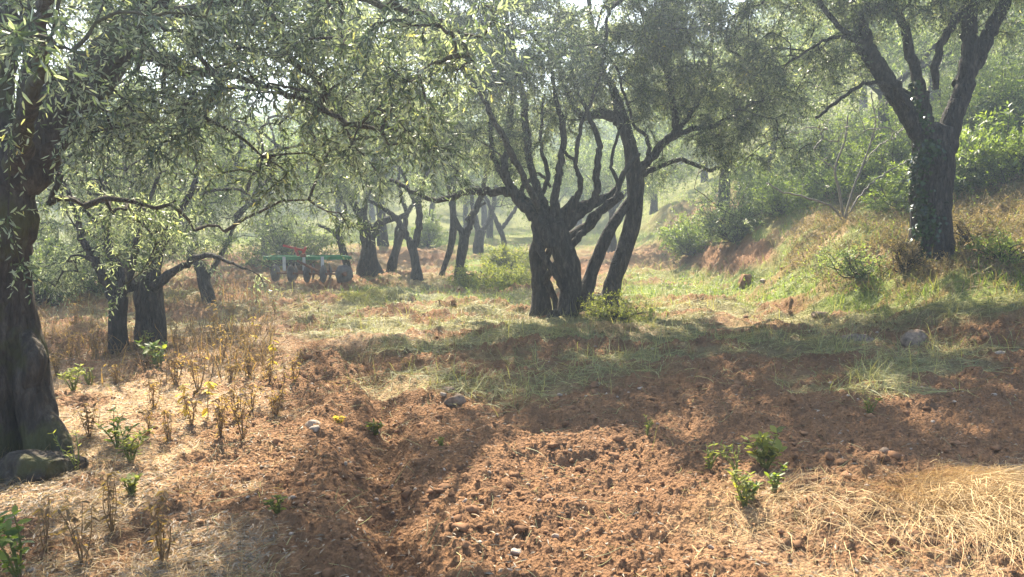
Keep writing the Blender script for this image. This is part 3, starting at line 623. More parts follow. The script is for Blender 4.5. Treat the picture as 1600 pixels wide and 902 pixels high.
mid_tree(748, 402, 27, 'broad hazy olive trunk far behind the centre, left of the bright weeds',
         [[(748, 405, 11), (748, 380, 9), (752, 360, 9)]], [[(748, 365, 7), (740, 330, 5), (735, 290, 4)], [(754, 362, 6), (768, 335, 5), (775, 290, 4)]],
         [(730, 300, 27, 2, 1.8, 1.1), (790, 270, 27, 2.3, 1.8, 1.2)], 150, 208)
mid_tree(788, 388, 26, 'slender olive with curved dark stem far back, left of the many-stemmed tree',
         [[(788, 392, 6), (786, 372, 5), (778, 350, 5)]], [[(779, 352, 5), (768, 330, 4), (760, 310, 3.5), (745, 290, 3)], [(782, 360, 4), (800, 335, 4), (815, 310, 3)]],
         [(770, 280, 26, 2, 1.8, 1.1), (830, 290, 26, 1.8, 1.5, 1.1)], 140, 209)

# ------------------------------------------------------------------ far grove: four olives copied over the slope behind
def proto(seed, h, w, label, trunkr=.16):
    rg = np.random.default_rng(seed); b = np.zeros(3)
    lean = rg.normal(0, .15, 2)
    tp = np.array([[0, 0, -.2], [lean[0] * .4, lean[1] * .4, h * .2], [lean[0], lean[1], h * .36]])
    trunks = [(tp, np.array([trunkr * 1.4, trunkr, trunkr * .8]))]; limbs = []; crowns = []
    for k in range(4):
        a = k * 1.57 + rg.uniform(-.4, .4); r = w * rg.uniform(.3, .5)
        e = np.array([r * math.cos(a), r * math.sin(a), h * rg.uniform(.6, .8)])
        limbs.append((np.array([tp[-1], (tp[-1] + e) / 2 + rg.normal(0, .15, 3), e]), np.array([trunkr * .6, trunkr * .4, trunkr * .15])))
        crowns.append((*e, w * .38, w * .38, h * .24))
    crowns.append((0, 0, h * .82, w * .35, w * .35, h * .18))
    return make_tree('olive_tree', label, b, trunks, limbs, crowns, 200, seed, lm=M_LEAFF, bm=M_BARKD, twigs=17, lsize=.12, ratio=.34, nleaf=9, tl=.5,
                     carve=0, tr_sides=10, group='olive trees of the far grove')
def copy_tree(o, parent=None):
    c = o.copy(); C.objects.link(c); c.parent = parent
    for ch in o.children: copy_tree(ch, c)
    return c
protos = [proto(301, 4.6, 4.2, ''), proto(302, 5.4, 4.8, ''), proto(303, 4.2, 4.6, ''), proto(304, 6.0, 4.4, '')]
rg = np.random.default_rng(55); used = set(); spots = []
fixed = [(-9, 19), (-13, 15), (-8, 25), (-13, 27), (-5, 30), (-1, 34), (3.5, 27), (6.5, 24), (10, 21), (14, 26), (9.5, 29), (-17, 22), (13, 17), (2.0, 36), (-4, 38), (17, 20), (6, 33)]
for X, Y in fixed: spots.append((X, Y))
for Yr in (40, 47, 55, 64, 74, 86, 100):
    w = Yr * .82; k = int(2 * w / 6.2)
    for i in range(k): spots.append((-w + (i + .5) * 2 * w / k + rg.normal(0, .9), Yr + rg.normal(0, 1.6)))
for i, (X, Y) in enumerate(spots):
    k = int(rg.integers(4)); src = protos[k]
    o = src if k not in used else copy_tree(src); used.add(k)
    z = float(hbase(np.array([X]), np.array([Y]))[0]); o.location = (X, Y, z - .05); s = rg.uniform(.85, 1.2) * (1.15 if Y > 60 else 1)
    o.scale = (s, s, s); o.rotation_euler = (0, 0, rg.uniform(0, 6.28))
    o['label'] = ('hazy olive tree standing in the far grove on the slope behind the plot' if Y > 39 else
                  'grey-green olive in the row of trees just behind the ploughed plot')
    o['group'] = 'olive trees of the far slope' if Y > 39 else 'olives behind the ploughed plot'

ROW = ['behind the hollow olive and left of the dark stump', 'out of sight beyond the left edge', 'far behind the left end of the disc harrow', 'farther back, seen over the hollow olive at the left',
       'far behind the slim olive next to the stout trunk', 'far behind the broad hazy trunk near the centre', 'behind the leaning olive, over the bright weeds', 'behind the dark rounded bush at the slope foot',
       'behind the pale sapling, left of the ivy-clad tree', 'high behind the ivy-clad trunk', 'far back between the dark bush and the pale sapling', 'out of sight far to the left', 'on the bank beyond the right edge',
       'far back behind the many-stemmed olive', 'far back behind the Y-shaped olive', 'up the bank beyond the right edge', 'far back just right of the leaning olive']
for (X, Y), t in zip(fixed, ROW):
    for o in C.objects:
        if o.parent is None and o.name.startswith('olive_tree') and abs(o.location.x - X) < .01 and abs(o.location.y - Y) < .01:
            o['label'] = 'olive ' + t
# ------------------------------------------------------------------ bushes and saplings
def bush(name, label, X, Y, rx, rz, n, seed, m, lsize=.07, ratio=.42, group=None, cat='bush', carve=0, zoff=0):
    n = int(n * 4.5)
    rg = np.random.default_rng(seed); z = float(hbase(np.array([X]), np.array([Y]))[0]) + zoff; b = np.array([X, Y, z])
    root = thing(name, b, label, cat, group); tb = Tubes(); ends = []
    ns = max(7, n // 14)
    for k in range(ns):
        a = rg.uniform(0, 6.28); r = rx * math.sqrt(rg.random()) * .9; e = b + np.array([r * math.cos(a), r * math.sin(a), rz * rg.uniform(.25, 1.2) * (1.1 - .5 * r / rx)])
        p = spline([b + rg.normal(0, .04, 3) * [1, 1, 0], (b + e) / 2 + rg.normal(0, .12, 3) * rx, e], 8); tb.add(p, np.linspace(.014, .004, 8), 4, cap=False); ends.append(p)
    A = np.concatenate([e[3:] for e in ends]); wt = np.repeat(rg.random(len(ends)) ** 1.5 + .1, 5); o = A[rg.choice(len(A), n, p=wt / wt.sum())] + rg.normal(0, .05, (n, 3)); o[:, 2] = np.maximum(o[:, 2], z + .03)
    d = nrm(rg.normal(size=(n, 3)) + nrm(o - b) * .8 + [0, 0, .3])
    (V, Fc, rn), (TV, TF) = leafy_twigs(o, d, rg.uniform(.7, 1.3, n) * min(max(.14, rx * .22), .3), .15, 10, lsize, ratio, DIAM, rg)
    cr = mesh_obj('foliage', V, Fc, m, root, rnd=rn, origin=b)
    mesh_obj('twigs', np.concatenate(tb.V + [TV]), np.concatenate(tb.Q + [TF + tb.n]), M_BARKD, cr, origin=b)  # main stems of the bush are in here too
    return root
def bpx(px, py, Y): p = P(px, py, Y); return p[0], Y
BL = [(1150, 345, 20, 1.3, 1.5, 260, M_LEAFF, 'dark rounded bush at the foot of the slope, left of the pale sapling'),
      (1225, 340, 19, .9, 1.0, 180, M_LEAFB, 'small green bush between the dark bush and the pale sapling'),
      (1085, 350, 22, 1.1, 1.0, 200, M_LEAFB, 'light green bush behind the weeds right of the leaning olive'),
      (1560, 230, 19, 1.6, 1.5, 320, M_LEAFB, 'bright yellow-green bush high on the right bank by the frame edge'),
      (1500, 240, 22, 1.4, 1.6, 280, M_LEAFB, 'green bush up the slope just right of the ivy-clad trunk'),
      (1590, 320, 15, .8, .9, 220, M_LEAFB, 'leafy bush low on the bank at the right edge'),
      (1380, 300, 19, 1.3, 1.6, 300, M_LEAFB, 'tall green bush behind, just left of the ivy-clad trunk'),
      (1290, 300, 22, 1.5, 1.8, 300, M_LEAFF, 'grey-green bush behind the bare pale sapling'),
      (150, 430, 17, 1.5, 1.6, 320, M_LEAFF, 'grey bush behind the old hollow olive at the left'),
      (60, 450, 14, 1.0, 1.2, 220, M_LEAFF, 'grey bush in the gap beside the nearest trunk'),
      (450, 400, 22.5, 1.5, 1.7, 300, M_LEAFF, 'grey-green leafy bush behind the green disc harrow'),
      (800, 385, 22, 1.0, .6, 130, M_WEED, 'bright green weed bush left of the many-stemmed olive'),
      (770, 425, 18, 1.4, .45, 140, M_WEED, 'low spread of bright yellow-green weeds before the many-stemmed olive'),
      (965, 475, 12.2, .8, .32, 90, M_WEED, 'green weeds sprouting round the foot of the leaning olive'),
      (1345, 395, 12.6, .7, .5, 70, M_LEAFF, 'low tangled scrub on the bank below the pale sapling'), (1415, 400, 11.9, .5, .45, 60, M_BRACK, 'small dry bush against the left of the ivy-clad trunk'),
      (1520, 385, 12.2, .7, .5, 70, M_BRACK, 'brown dry scrub right of the ivy-clad trunk'), (1575, 420, 11, .6, .35, 60, M_LEAFB, 'low green scrub at the right edge of the bank'),
      (668, 372, 30, .7, 1.3, 160, M_LEAFB, 'bluish-green bush far off between the Y-shaped and pale trunks')]
for i, (px, py, Y, rx, rz, n, m, lb_) in enumerate(BL):
    X, _ = bpx(px, py, Y); bush('leafy_bush', lb_, X, Y, rx, rz, n, 400 + i, m, lsize=.085 if Y > 13 else .05)
rg = np.random.default_rng(91); sh = None; k = 0
for i in range(70):
    Y = rg.uniform(15, 34); X = Y * rg.uniform(.30, .72)
    if hbase(np.array([X]), np.array([Y]))[0] < 1.9: continue
    if sh is None: sh = [bush('slope_shrub', '', 0, 0, 1.0, 1.1, 130, 480 + q, (M_LEAFB, M_LEAFB, M_LEAFF)[q], lsize=.10) for q in range(3)]
    o = sh[k] if k < 3 else copy_tree(sh[int(rg.integers(3))]); k += 1
    o.location = (X, Y, float(hbase(np.array([X]), np.array([Y]))[0]) - .1); q = rg.uniform(.7, 1.4); o.scale = (q, q, q * rg.uniform(.7, 1.1)); o.rotation_euler = (0, 0, rg.uniform(0, 6.28))
    o['label'] = 'leafy green shrub in the sunlit undergrowth up the right-hand slope'; o['group'] = 'shrubs on the right-hand slope'
# pale sapling on the bank
bs = P(1320, 348, 16); bs[2] = hbase(bs[0:1], bs[1:2])[0]
mk = [pl(16, (1320, 352, 6), (1323, 330, 4), (1335, 290, 3.5), (1355, 240, 3), (1368, 195, 2.5)), pl(16, (1318, 350, 5), (1312, 300, 4), (1305, 265, 3.5), (1320, 220, 3), (1325, 180, 2.5))]
make_tree('pale_sapling', 'slight pale sapling with fanned bare stems on the grassy bank, left of the ivy-clad tree', bs, thin(mk, .55),
          thin([pl(16, (1320, 345, 4), (1300, 325, 4), (1265, 310, 3.5), (1225, 300, 3), (1200, 285, 2.5)), pl(16, (1322, 340, 4), (1350, 300, 3), (1385, 270, 2.5), (1420, 250, 2)),
           pl(16, (1306, 265, 3), (1285, 250, 2.5), (1272, 235, 2)), pl(16, (1335, 290, 2.5), (1365, 235, 2), (1400, 215, 1.8)), pl(16, (1355, 240, 2.5), (1368, 195, 2.5), (1360, 140, 2))], .6),
          [E(1290, 200, 16, 1.0, .8, .8), E(1370, 190, 16, .8, .8, .6), E(1220, 280, 16, .5, .5, .3)], 110, 211, lm=M_LEAFB, bm=plain('pale_bark', (.14, .12, .095)), twigs=3, lsize=.06, ratio=.35, nleaf=7, carve=.5, tr_sides=8)

# ------------------------------------------------------------------ ivy up the right trunk
def ivy():
    rg = np.random.default_rng(77); n = 1050
    path = [pl(Y5, (1452, 420, 40), (1453, 395, 34), (1456, 350, 32), (1456, 300, 32), (1458, 255, 33), (1460, 220, 32)), pl(Y5, (1455, 215, 26), (1445, 170, 18), (1436, 125, 14))]
    pos = []; nor = []; tb = Tubes()
    for (p, r), k in zip(path, (.78, .22)):
        m = int(n * k); t = rg.random(m) ** .8 * (len(p) - 1); q = np.stack([np.interp(t, np.arange(len(p)), p[:, i]) for i in range(3)], 1); rr = np.interp(t, np.arange(len(p)), r)
        th = rg.normal(math.pi * 1.16, .38, m) + .3 * np.sin(q[:, 2] * 5); nn = np.stack([np.cos(th), np.sin(th), 0 * th], 1)
        pos.append(q + nn * (rr * rg.uniform(.88, 1.06, m))[:, None]); nor.append(nn)
    for s in range(5):
        th = math.pi * (.95 + .1 * s); p, r = path[0]; q = spline(p, 26); rr = np.interp(np.linspace(0, len(p) - 1, 26), np.arange(len(p)), r)
        a = th + .25 * np.sin(np.linspace(0, 5, 26) + s); tb.add(q + np.stack([np.cos(a), np.sin(a), 0 * a], 1) * (rr * .9)[:, None], np.linspace(.015, .005, 26), 5)
    pos = np.concatenate(pos); nor = np.concatenate(nor)
    d = nrm(rg.normal(0, .5, pos.shape) + [0, 0, -1] + nor * .4); L = rg.uniform(.035, .075, len(pos))
    root = thing('ivy_vine', (pos[:, 0].mean(), Y5 - .3, b5[2]), 'glossy dark ivy climbing the left side of the tall forked trunk', 'ivy'); og = np.array(root.location)
    V, Fc, rn = leaves(pos, d, nrm(nor + rg.normal(0, .35, nor.shape)), L, L * .95, IVYL, rg)
    mesh_obj('leaves', V, Fc, M_IVY, root, rnd=rn, origin=og); tb.build('stems', M_BARKD, root, origin=og)
ivy()

# ------------------------------------------------------------------ stones and clods
_ico = None
def rock(name, p, r, seed, m, sub=4, sharp=.35, cuts=7, label=None, cat=None, group=None):
    global _ico
    import bmesh
    if _ico is None or _ico[0] != sub:
        bm = bmesh.new(); bmesh.ops.create_icosphere(bm, subdivisions=sub, radius=1)
        V = np.array([v.co[:] for v in bm.verts]); Fi = np.array([[v.index for v in f.verts] for f in bm.faces]); bm.free(); _ico = (sub, V, Fi)
    V = _ico[1].copy(); rg = np.random.default_rng(seed)
    for k in range(cuts):
        n = nrm(rg.normal(size=3)); d = rg.uniform(.55, .85); e = V @ n - d; V = V - n * np.maximum(e, 0)[:, None]
    V = V * (1 + .30 * fbm(V[:, 0] * 1.8 + seed, V[:, 1] * 1.8, V[:, 2] * 1.8, o=4, seed=seed, g=.6))[:, None] * np.array(r)
    a = rg.uniform(0, 6.28) if label is None else rg.uniform(-.3, .3); c, s = math.cos(a), math.sin(a); V = np.stack([V[:, 0] * c - V[:, 1] * s, V[:, 0] * s + V[:, 1] * c, V[:, 2]], 1)
    if name is None: return V, _ico[2]
    o = mesh_obj(name, V + p, _ico[2], m, origin=p, smooth=True)
    return tag(o, label, cat, group)
def on(px, py):
    p = hit(px, py); p[2] = float(height(p[0:1], p[1:2])[0]); return p
for px, py, rx, rz, lb_ in [(697, 612, .085, .055, 'pale angular stone in the ploughed soil, farther of two left of centre'), (710, 640, .095, .075, 'pale squarish stone in the ploughed soil, nearer of two left of centre'),
                            (1340, 533, .27, .11, 'long flat brown boulder at the edge of the hay on the right'), (1427, 540, .17, .13, 'pointed grey rock right of the long flat boulder'),
                            (1281, 494, .14, .10, 'small grey rock behind the long flat boulder'), (1383, 716, .05, .035, 'small whitish stone in the dark soil behind the straw'),
                            (1165, 440, .2, .2, 'dark rough lump of turned earth below the bare patch'), (60, 735, .30, .14, 'mossy root boulder at the foot of the nearest trunk')]:
    p = on(px, py); p[2] += rz * .2
    rock('stone', p, (rx, rx * .8, rz), int(px), M_BARK if px == 60 else (M_CLOD if px == 1165 else M_STONE), label=lb_, cat='stone')
def clods(name='soil_clods', n=30000, seed=9, mt=None, big=1.0):
    rg = np.random.default_rng(seed); var = [rock(None, None, (1, 1, .75), 50 + k, None, sub=2, cuts=5) for k in range(6)]
    var = [(V * (1 + .55 * fbm(V[:, 0] * 2.0 + k * 5, V[:, 1] * 2.0, V[:, 2] * 2.0, o=4, seed=k, g=.65))[:, None], f) for k, (V, f) in enumerate(var)]
    Y = np.exp(rg.uniform(math.log(2.6), math.log(17), n)); X = (rg.uniform(-.8, .8, n)) * Y
    s, h, g = zones(X, Y); keep = rg.random(n) < (1 - np.clip(s * .93 + h * .7 + g, 0, 1)) * (.3 + .7 * (fbm(X * 1.4, Y * 1.4, seed=81) > -.1))
    X, Y = X[keep], Y[keep]; Z = height(X, Y); r = np.minimum(.003 + .011 * rg.random(len(X)) ** 3 + (rg.random(len(X)) < .035) * rg.uniform(.006, .026, len(X)), .04) * (1 + .06 * Y) * big
    Vs = []; Fs = []; nn = 0
    for k in range(len(X)):
        V, Fi = var[k % 6]; a = rg.uniform(0, 6.28); c, s_ = math.cos(a), math.sin(a); q = np.stack([V[:, 0] * c - V[:, 1] * s_, V[:, 0] * s_ + V[:, 1] * c, V[:, 2]], 1) * r[k] * np.array([rg.uniform(.8, 1.4), 1, rg.uniform(.7, 1)])
        Vs.append(q + [X[k], Y[k], Z[k] + r[k] * .05]); Fs.append(Fi + nn); nn += len(V)
    o = mesh_obj(name, np.concatenate(Vs), np.concatenate(Fs), mt or M_CLOD); tag(o, kind='stuff')
clods()
clods('pebbles', 1500, 10, plain('pebble', (.34, .27, .21), .9, nscale=30), 1.15)

# ------------------------------------------------------------------ ground cover (stuff)
def strands(X, Y, L, W, rg, m, name, lie=1.0, curl=.6, up=None, parent=None, lift=.006, seg=5):
    """thin curved strips. lie=1: flat on the ground, lie=0: upright blades"""
    n = len(X); Z = height(X, Y); a = rg.uniform(0, 2 * math.pi, n); t = np.linspace(0, 1, seg)
    cu = rg.normal(0, curl, n)
    ang = a[:, None] + cu[:, None] * t[None]; st = (L / (seg - 1))[:, None]
    el = np.where(rg.random(n) < lie, np.abs(rg.normal(0, .22, n)), rg.uniform(.7, 1.45, n))
    elt = el[:, None] - t[None] * (rg.uniform(.1, .9, n) * (el > .6) + .35 * (el <= .6))[:, None] * 1.3
    dx = np.cos(ang) * np.cos(elt) * st; dy = np.sin(ang) * np.cos(elt) * st; dz = np.sin(elt) * st
    Px = X[:, None] + np.cumsum(dx, 1) - dx; Py = Y[:, None] + np.cumsum(dy, 1) - dy; Pz = Z[:, None] + np.cumsum(dz, 1) - dz + (lift * rg.random(n))[:, None]
    flat = el <= .6
    if flat.any():
        g = height(Px[flat], Py[flat]) + .004 + .02 * rg.random((flat.sum(), 1)); Pz[flat] = np.maximum(Pz[flat], g)
    sx = -np.sin(ang); sy = np.cos(ang); w = (W[:, None] * (1 - .8 * t[None] ** 2)) * .5
    tw = rg.uniform(0, 1, n)[:, None]
    A = np.stack([Px + sx * w, Py + sy * w, Pz + w * tw], -1); B = np.stack([Px - sx * w, Py - sy * w, Pz - w * tw * .3], -1)
    V = np.stack([A, B], 2).reshape(n, seg * 2, 3)
    f = np.array([[2 * i, 2 * i + 1, 2 * i + 3, 2 * i + 2] for i in range(seg - 1)])
    Fc = (f[None] + (np.arange(n) * seg * 2)[:, None, None]).reshape(-1, 4)
    o = mesh_obj(name, V.reshape(-1, 3), Fc, m, parent, rnd=np.repeat(rg.random(n), seg * 2), smooth=True)
    return o
def scatter(n, which, rg, y0=2.4, y1=24, xr=.78, thr=.0, clump=1.2):
    Y = np.exp(rg.uniform(math.log(y0), math.log(y1), n)); X = rg.uniform(-xr, xr, n) * Y
    z = zones(X, Y)[which]; c = fbm(X * clump, Y * clump, seed=90 + which, o=4, g=.65)
    k = rg.random(n) < z * (np.clip(.5 + c * 2.4, .04, 1)); return X[k], Y[k]
rg = np.random.default_rng(500)
X, Y = scatter(190000, 0, rg, clump=2.2); L = rg.uniform(.03, .10, len(X)) + .16 * rg.random(len(X)) ** 3; tag(strands(X, Y, L, rg.uniform(.0008, .0024, len(X)) * (.7 + Y * .14), rg, M_STRAW, 'dry_straw', lie=.9, curl=.35), kind='stuff')
X, Y = scatter(260000, 1, rg, y0=5, y1=22, clump=1.8); L = rg.uniform(.08, .38, len(X)); tag(strands(X, Y, L, rg.uniform(.0015, .0045, len(X)) * (1 + Y * .09), rg, M_HAY, 'cut_hay', lie=.8, curl=.4), kind='stuff')
X, Y = scatter(150000, 2, rg, y0=8, y1=60, clump=1.5); L = rg.uniform(.08, .32, len(X)); tag(strands(X, Y, L, rg.uniform(.003, .007, len(X)) * (1 + Y * .05), rg, M_GRASS, 'green_grass', lie=.1), kind='stuff')
X, Y = scatter(90000, 0, rg, clump=1.7); tag(strands(X, Y, rg.uniform(.02, .12, len(X)), rg.uniform(.001, .004, len(X)) * (.7 + Y * .12), rg, M_LITTER, 'dead_stalk_litter', lie=.95, curl=.3), kind='stuff')
# loose stalks strewn thinly on the soil
n = 9000; Y = np.exp(rg.uniform(math.log(2.6), math.log(14), n)); X = rg.uniform(-.75, .75, n) * Y
k = rg.random(n) < .12 + .8 * sst(Y, 5.6, 8); X, Y = X[k], Y[k]
tag(strands(X, Y, rg.uniform(.05, .30, len(X)), rg.uniform(.0015, .003, len(X)) * (1 + Y * .09), rg, M_HAY, 'loose_stalks', lie=.95, curl=.9), kind='stuff')
# fallen narrow leaves on the left
n = 22000; Y = np.exp(rg.uniform(math.log(2.6), math.log(10), n)); X = rg.uniform(-.75, -.15, n) * Y; z = zones(X, Y)[0]; k = rg.random(n) < z; X, Y = X[k], Y[k]
n = 4200; Y2_ = np.exp(rg.uniform(math.log(2.6), math.log(9), n)); X = np.r_[X, rg.uniform(-.75, .75, n) * Y2_]; Y = np.r_[Y, Y2_]
pos = np.stack([X, Y, height(X, Y) + .006 + .01 * rg.random(len(X))], 1); a = rg.uniform(0, 6.28, len(X)); d = np.stack([np.cos(a), np.sin(a), rg.normal(0, .15, len(X))], 1)
V, Fc, rn = leaves(pos, d, nrm(rg.normal(0, .35, pos.shape) + [0, 0, 1]), rg.uniform(.025, .06, len(X)), rg.uniform(.006, .013, len(X)), DIAM, rg)
tag(mesh_obj('leaf_litter', V, Fc, M_LITTER, rnd=rn), kind='stuff')
# bracken and dead stalks on the bank
n = 15000; Y = rg.uniform(9.5, 24, n); X = rg.uniform(.33, .8, n) * Y; k = (hbase(X, Y) > .55) & (rg.random(n) < np.clip(.6 + 1.4 * fbm(X * .9, Y * .9, seed=95), 0, 1)); X, Y = X[k], Y[k]
tag(strands(X, Y, rg.uniform(.08, .36, len(X)), rg.uniform(.005, .014, len(X)), rg, M_BRACK, 'dry_bracken', lie=.35, curl=.9), kind='stuff')

n = 17000; Y = rg.uniform(7.5, 19, n); X = rg.uniform(-.68, -.31, n) * Y; k = rg.random(n) < np.clip(.35 + 2.0 * fbm(X * .8, Y * .8, seed=97), 0, 1); X, Y = X[k], Y[k]
tag(strands(X, Y, rg.uniform(.06, .45, len(X)), rg.uniform(.003, .012, len(X)), rg, M_BRUSH, 'dry_brush', lie=.5, curl=1.2), kind='stuff')
X, Y = scatter(26000, 2, rg, y0=9, y1=55, clump=.8); k = (fbm(X * .7, Y * .7, seed=99, o=3) > -.05); X, Y = X[k], Y[k]
o_ = np.stack([X, Y, height(X, Y)], 1); (V, Fc, rn), (TV, TF) = leafy_twigs(o_, nrm(rg.normal(0, .4, o_.shape) + [0, 0, 1]), rg.uniform(.1, .38, len(X)), .1, 7, .075, .4, DIAM, rg)
tag(mesh_obj('green_weeds', V, Fc, M_LEAFB, rnd=rn), kind='stuff')
n = 15000; Y = rg.uniform(10, 22, n); X = rg.uniform(.36, .75, n) * Y; k = (hbase(X, Y) > .55) & (fbm(X * .8 + 4, Y * .8, seed=98, o=3) > -.04); X, Y = X[k], Y[k]
o_ = np.stack([X, Y, height(X, Y)], 1); (V, Fc, rn), (TV, TF) = leafy_twigs(o_, nrm(rg.normal(0, .7, o_.shape) + [0, 0, .8]), rg.uniform(.15, .45, len(X)), .3, 9, .06, .35, DIAM, rg)
tag(mesh_obj('bank_brush', V, Fc, M_BRACK, rnd=rn), kind='stuff')
# ------------------------------------------------------------------ heaps of hay and grass
def heap(px, py, r, hh, n, m, label, seed, name='straw_heap', cat='straw heap'):
    rg = np.random.default_rng(seed); p = on(px, py); a = rg.uniform(0, 6.28, n); q = r * np.sqrt(rg.random(n)); dX, dY = q * np.cos(a), q * .7 * np.sin(a)
    X, Y = p[0] + dX, p[1] + dY; top = hh * (1 - (q / r) ** 2) * rg.random(n); seg = 6; t = np.linspace(0, 1, seg)
    az = rg.uniform(0, 6.28, n)[:, None] + rg.normal(0, .45, n)[:, None] * t; L = rg.uniform(.12, .42, n)[:, None] / (seg - 1)
    Px = X[:, None] + np.cumsum(np.cos(az) * L, 1); Py = Y[:, None] + np.cumsum(np.sin(az) * L, 1)
    qq = np.hypot(Px - p[0], (Py - p[1]) / .7); Pz = height(Px, Py) + .01 + np.clip(1 - (qq / r / 1.15) ** 2, 0, 1) * top[:, None] + .04 * np.sin(t * 3.1)[None] * rg.random((n, 1))
    w = rg.uniform(.0006, .0014, n)[:, None] * (1 + .012 * p[1] ** 2) * (1 - .6 * t); sx, sy = -np.sin(az), np.cos(az)
    V = np.stack([np.stack([Px + sx * w, Py + sy * w, Pz + w * .6], -1), np.stack([Px - sx * w, Py - sy * w, Pz - w * .6], -1)], 2).reshape(-1, 3)
    f = np.array([[2 * i, 2 * i + 1, 2 * i + 3, 2 * i + 2] for i in range(seg - 1)]); Fc = (f[None] + (np.arange(n) * seg * 2)[:, None, None]).reshape(-1, 4)
    o = mesh_obj(name, V, Fc, m, rnd=np.repeat(rg.random(n), seg * 2), origin=p, smooth=True); tag(o, label, cat)
heap(1585, 795, .62, .20, 3600, M_STRAW, 'tangled yellow straw heap at the right edge of the foreground', 601)
heap(1250, 800, .50, .07, 500, M_STRAW, 'thin scatter of straw right of the green seedlings in the foreground', 602)
heap(600, 470, .8, .20, 4000, M_HAY, 'small greenish hay mound in front of the stout olive', 603, 'hay_mound', 'hay mound')
heap(940, 520, .7, .13, 3000, M_STRAW, 'pale straw mat on the ground before the many-stemmed olive', 604)

# ------------------------------------------------------------------ weeds: individual plants
def weed(px, py, H, label, seed, m, kind='leafy', name='weed', cat='weed', group=None, nst=3, leafL=.06, ratio=.35, nl=9, lean=.25):
    rg = np.random.default_rng(seed); p = on(px, py); root = thing(name, p, label, cat, group); tb = Tubes(); LV = []; LF = []; LR = []; n0 = 0
    for k in range(nst):
        a = rg.uniform(0, 6.28); ln = rg.uniform(.1, 1) * lean; h = H * rg.uniform(.6, 1.05)
        e = p + np.array([math.cos(a) * h * ln, math.sin(a) * h * ln, h]); q = spline([p - [0, 0, .03], (p + e) / 2 + rg.normal(0, .06, 3) * h, e], 10)
        tb.add(q, (np.linspace(.0045, .0018, 10) if kind == 'leafy' else np.linspace(.0026, .001, 10)) * (1 + .08 * p[1]), 5)
        m_ = nl; t = rg.uniform(.2 if kind == 'leafy' else .1, 1, m_); t[-3:] = 1; pos = np.stack([np.interp(t * 9, np.arange(10), q[:, i]) for i in range(3)], 1)
        a2 = np.arange(m_) * 2.4 + rg.uniform(0, 6); up = .45 if kind == 'leafy' else -.45
        d = np.stack([np.cos(a2), np.sin(a2), up + rg.normal(0, .3, m_)], 1); L = leafL * rg.uniform(.6, 1.2, m_)
        V, Fc, rn = leaves(pos, d, nrm(rg.normal(0, .4, d.shape) + [0, 0, 1]), L, L * ratio, LANCE, rg); LV.append(V); LF.append(Fc + n0); LR.append(rn); n0 += len(V)
    tb.build('stem', M_DRY if kind != 'leafy' else M_WEED, root, origin=p)
    for o in root.children:
        a = o.data.attributes.new('rnd', 'FLOAT', 'POINT'); a.data.foreach_set('value', np.full(len(o.data.vertices), .4, np.float32))
    mesh_obj('foliage', np.concatenate(LV), np.concatenate(LF), m, root, rnd=np.concatenate(LR), origin=p)
W_ = [(1010, 700, .13, 'small green seedling alone on the soil at the shadow edge', M_WEED), (1108, 745, .17, 'green seedling left of the larger leafy tuft on the right', M_WEED),
      (1165, 800, .20, 'broad-leaved bright green plant at the edge of the foreground straw', M_WEED), (1195, 740, .22, 'leggy pale green weed behind the broad-leaved plant', M_WEED),
      (1150, 765, .15, 'low dark green weed between the seedlings on the right', M_WEED), (437, 810, .12, 'yellow-green seedling on the soil ridge at the lower left', M_WEED),
      (205, 722, .22, 'bright green weed in front of the nearest trunk', M_WEED), (208, 775, .12, 'yellow-green weed below it in the leaf litter', M_WEED),
      (120, 735, .24, 'grey-green weed beside the mossy root boulder', M_WEED), (30, 895, .34, 'dark green weed in the bottom left corner', M_GRASS),
      (1358, 640, .12, 'small green sprout in the dark soil on the right', M_WEED), (530, 672, .07, 'tiny yellow seedling on the dark soil left of centre', M_YEL),
      (225, 560, .34, 'drooping green weed in front of the hollow olive', M_WEED), (690, 705, .06, 'tiny green shoot in the ploughed furrow', M_WEED),
      (115, 610, .25, 'fine green weed by the trunk, behind the sunlit straw', M_WEED), (585, 668, .10, 'thin green shoot at the top of the furrow', M_WEED),
      (1130, 725, .10, 'tiny weed just above the seedling cluster', M_GRASS), (1210, 775, .16, 'yellowish weed at the left end of the foreground straw', M_GRASS), (1175, 790, .12, 'small shoot touching the broad-leaved plant', M_GRASS),
      (250, 575, .30, 'green weed to the right of the drooping one by the hollow olive', M_GRASS), (140, 600, .2, 'low green weed left of the hollow olive foot', M_GRASS), (185, 700, .26, 'tall pale weed left of the bright green one', M_GRASS)]
for i, (px, py, H, lb_, m) in enumerate(W_): weed(px, py, H, lb_, 700 + i, m, nst=4 + (i % 4), leafL=.018 + H * (.10 + .05 * (i % 4)), ratio=(.22, .42, .30, .5)[i % 4], nl=(16, 9, 12)[i % 3], lean=.75)
for i, (px, py, H, lb_) in enumerate([(325, 655, .40, 'single yellow-leaved stalk in the sunlit straw'), (290, 650, .26, 'shorter yellow-leaved stalk left of the tall yellow one'), (402, 545, .42, 'golden drooping weed at the edge of the ploughed soil'),
                                      (425, 575, .30, 'yellowing bushy weed beside the golden drooping one')]):
    weed(px, py, H, lb_, 760 + i, M_YEL, 'dry', 'yellow_weed', nst=2 + i % 2, leafL=.075, ratio=.42, nl=8, lean=.1)
rg = np.random.default_rng(801)
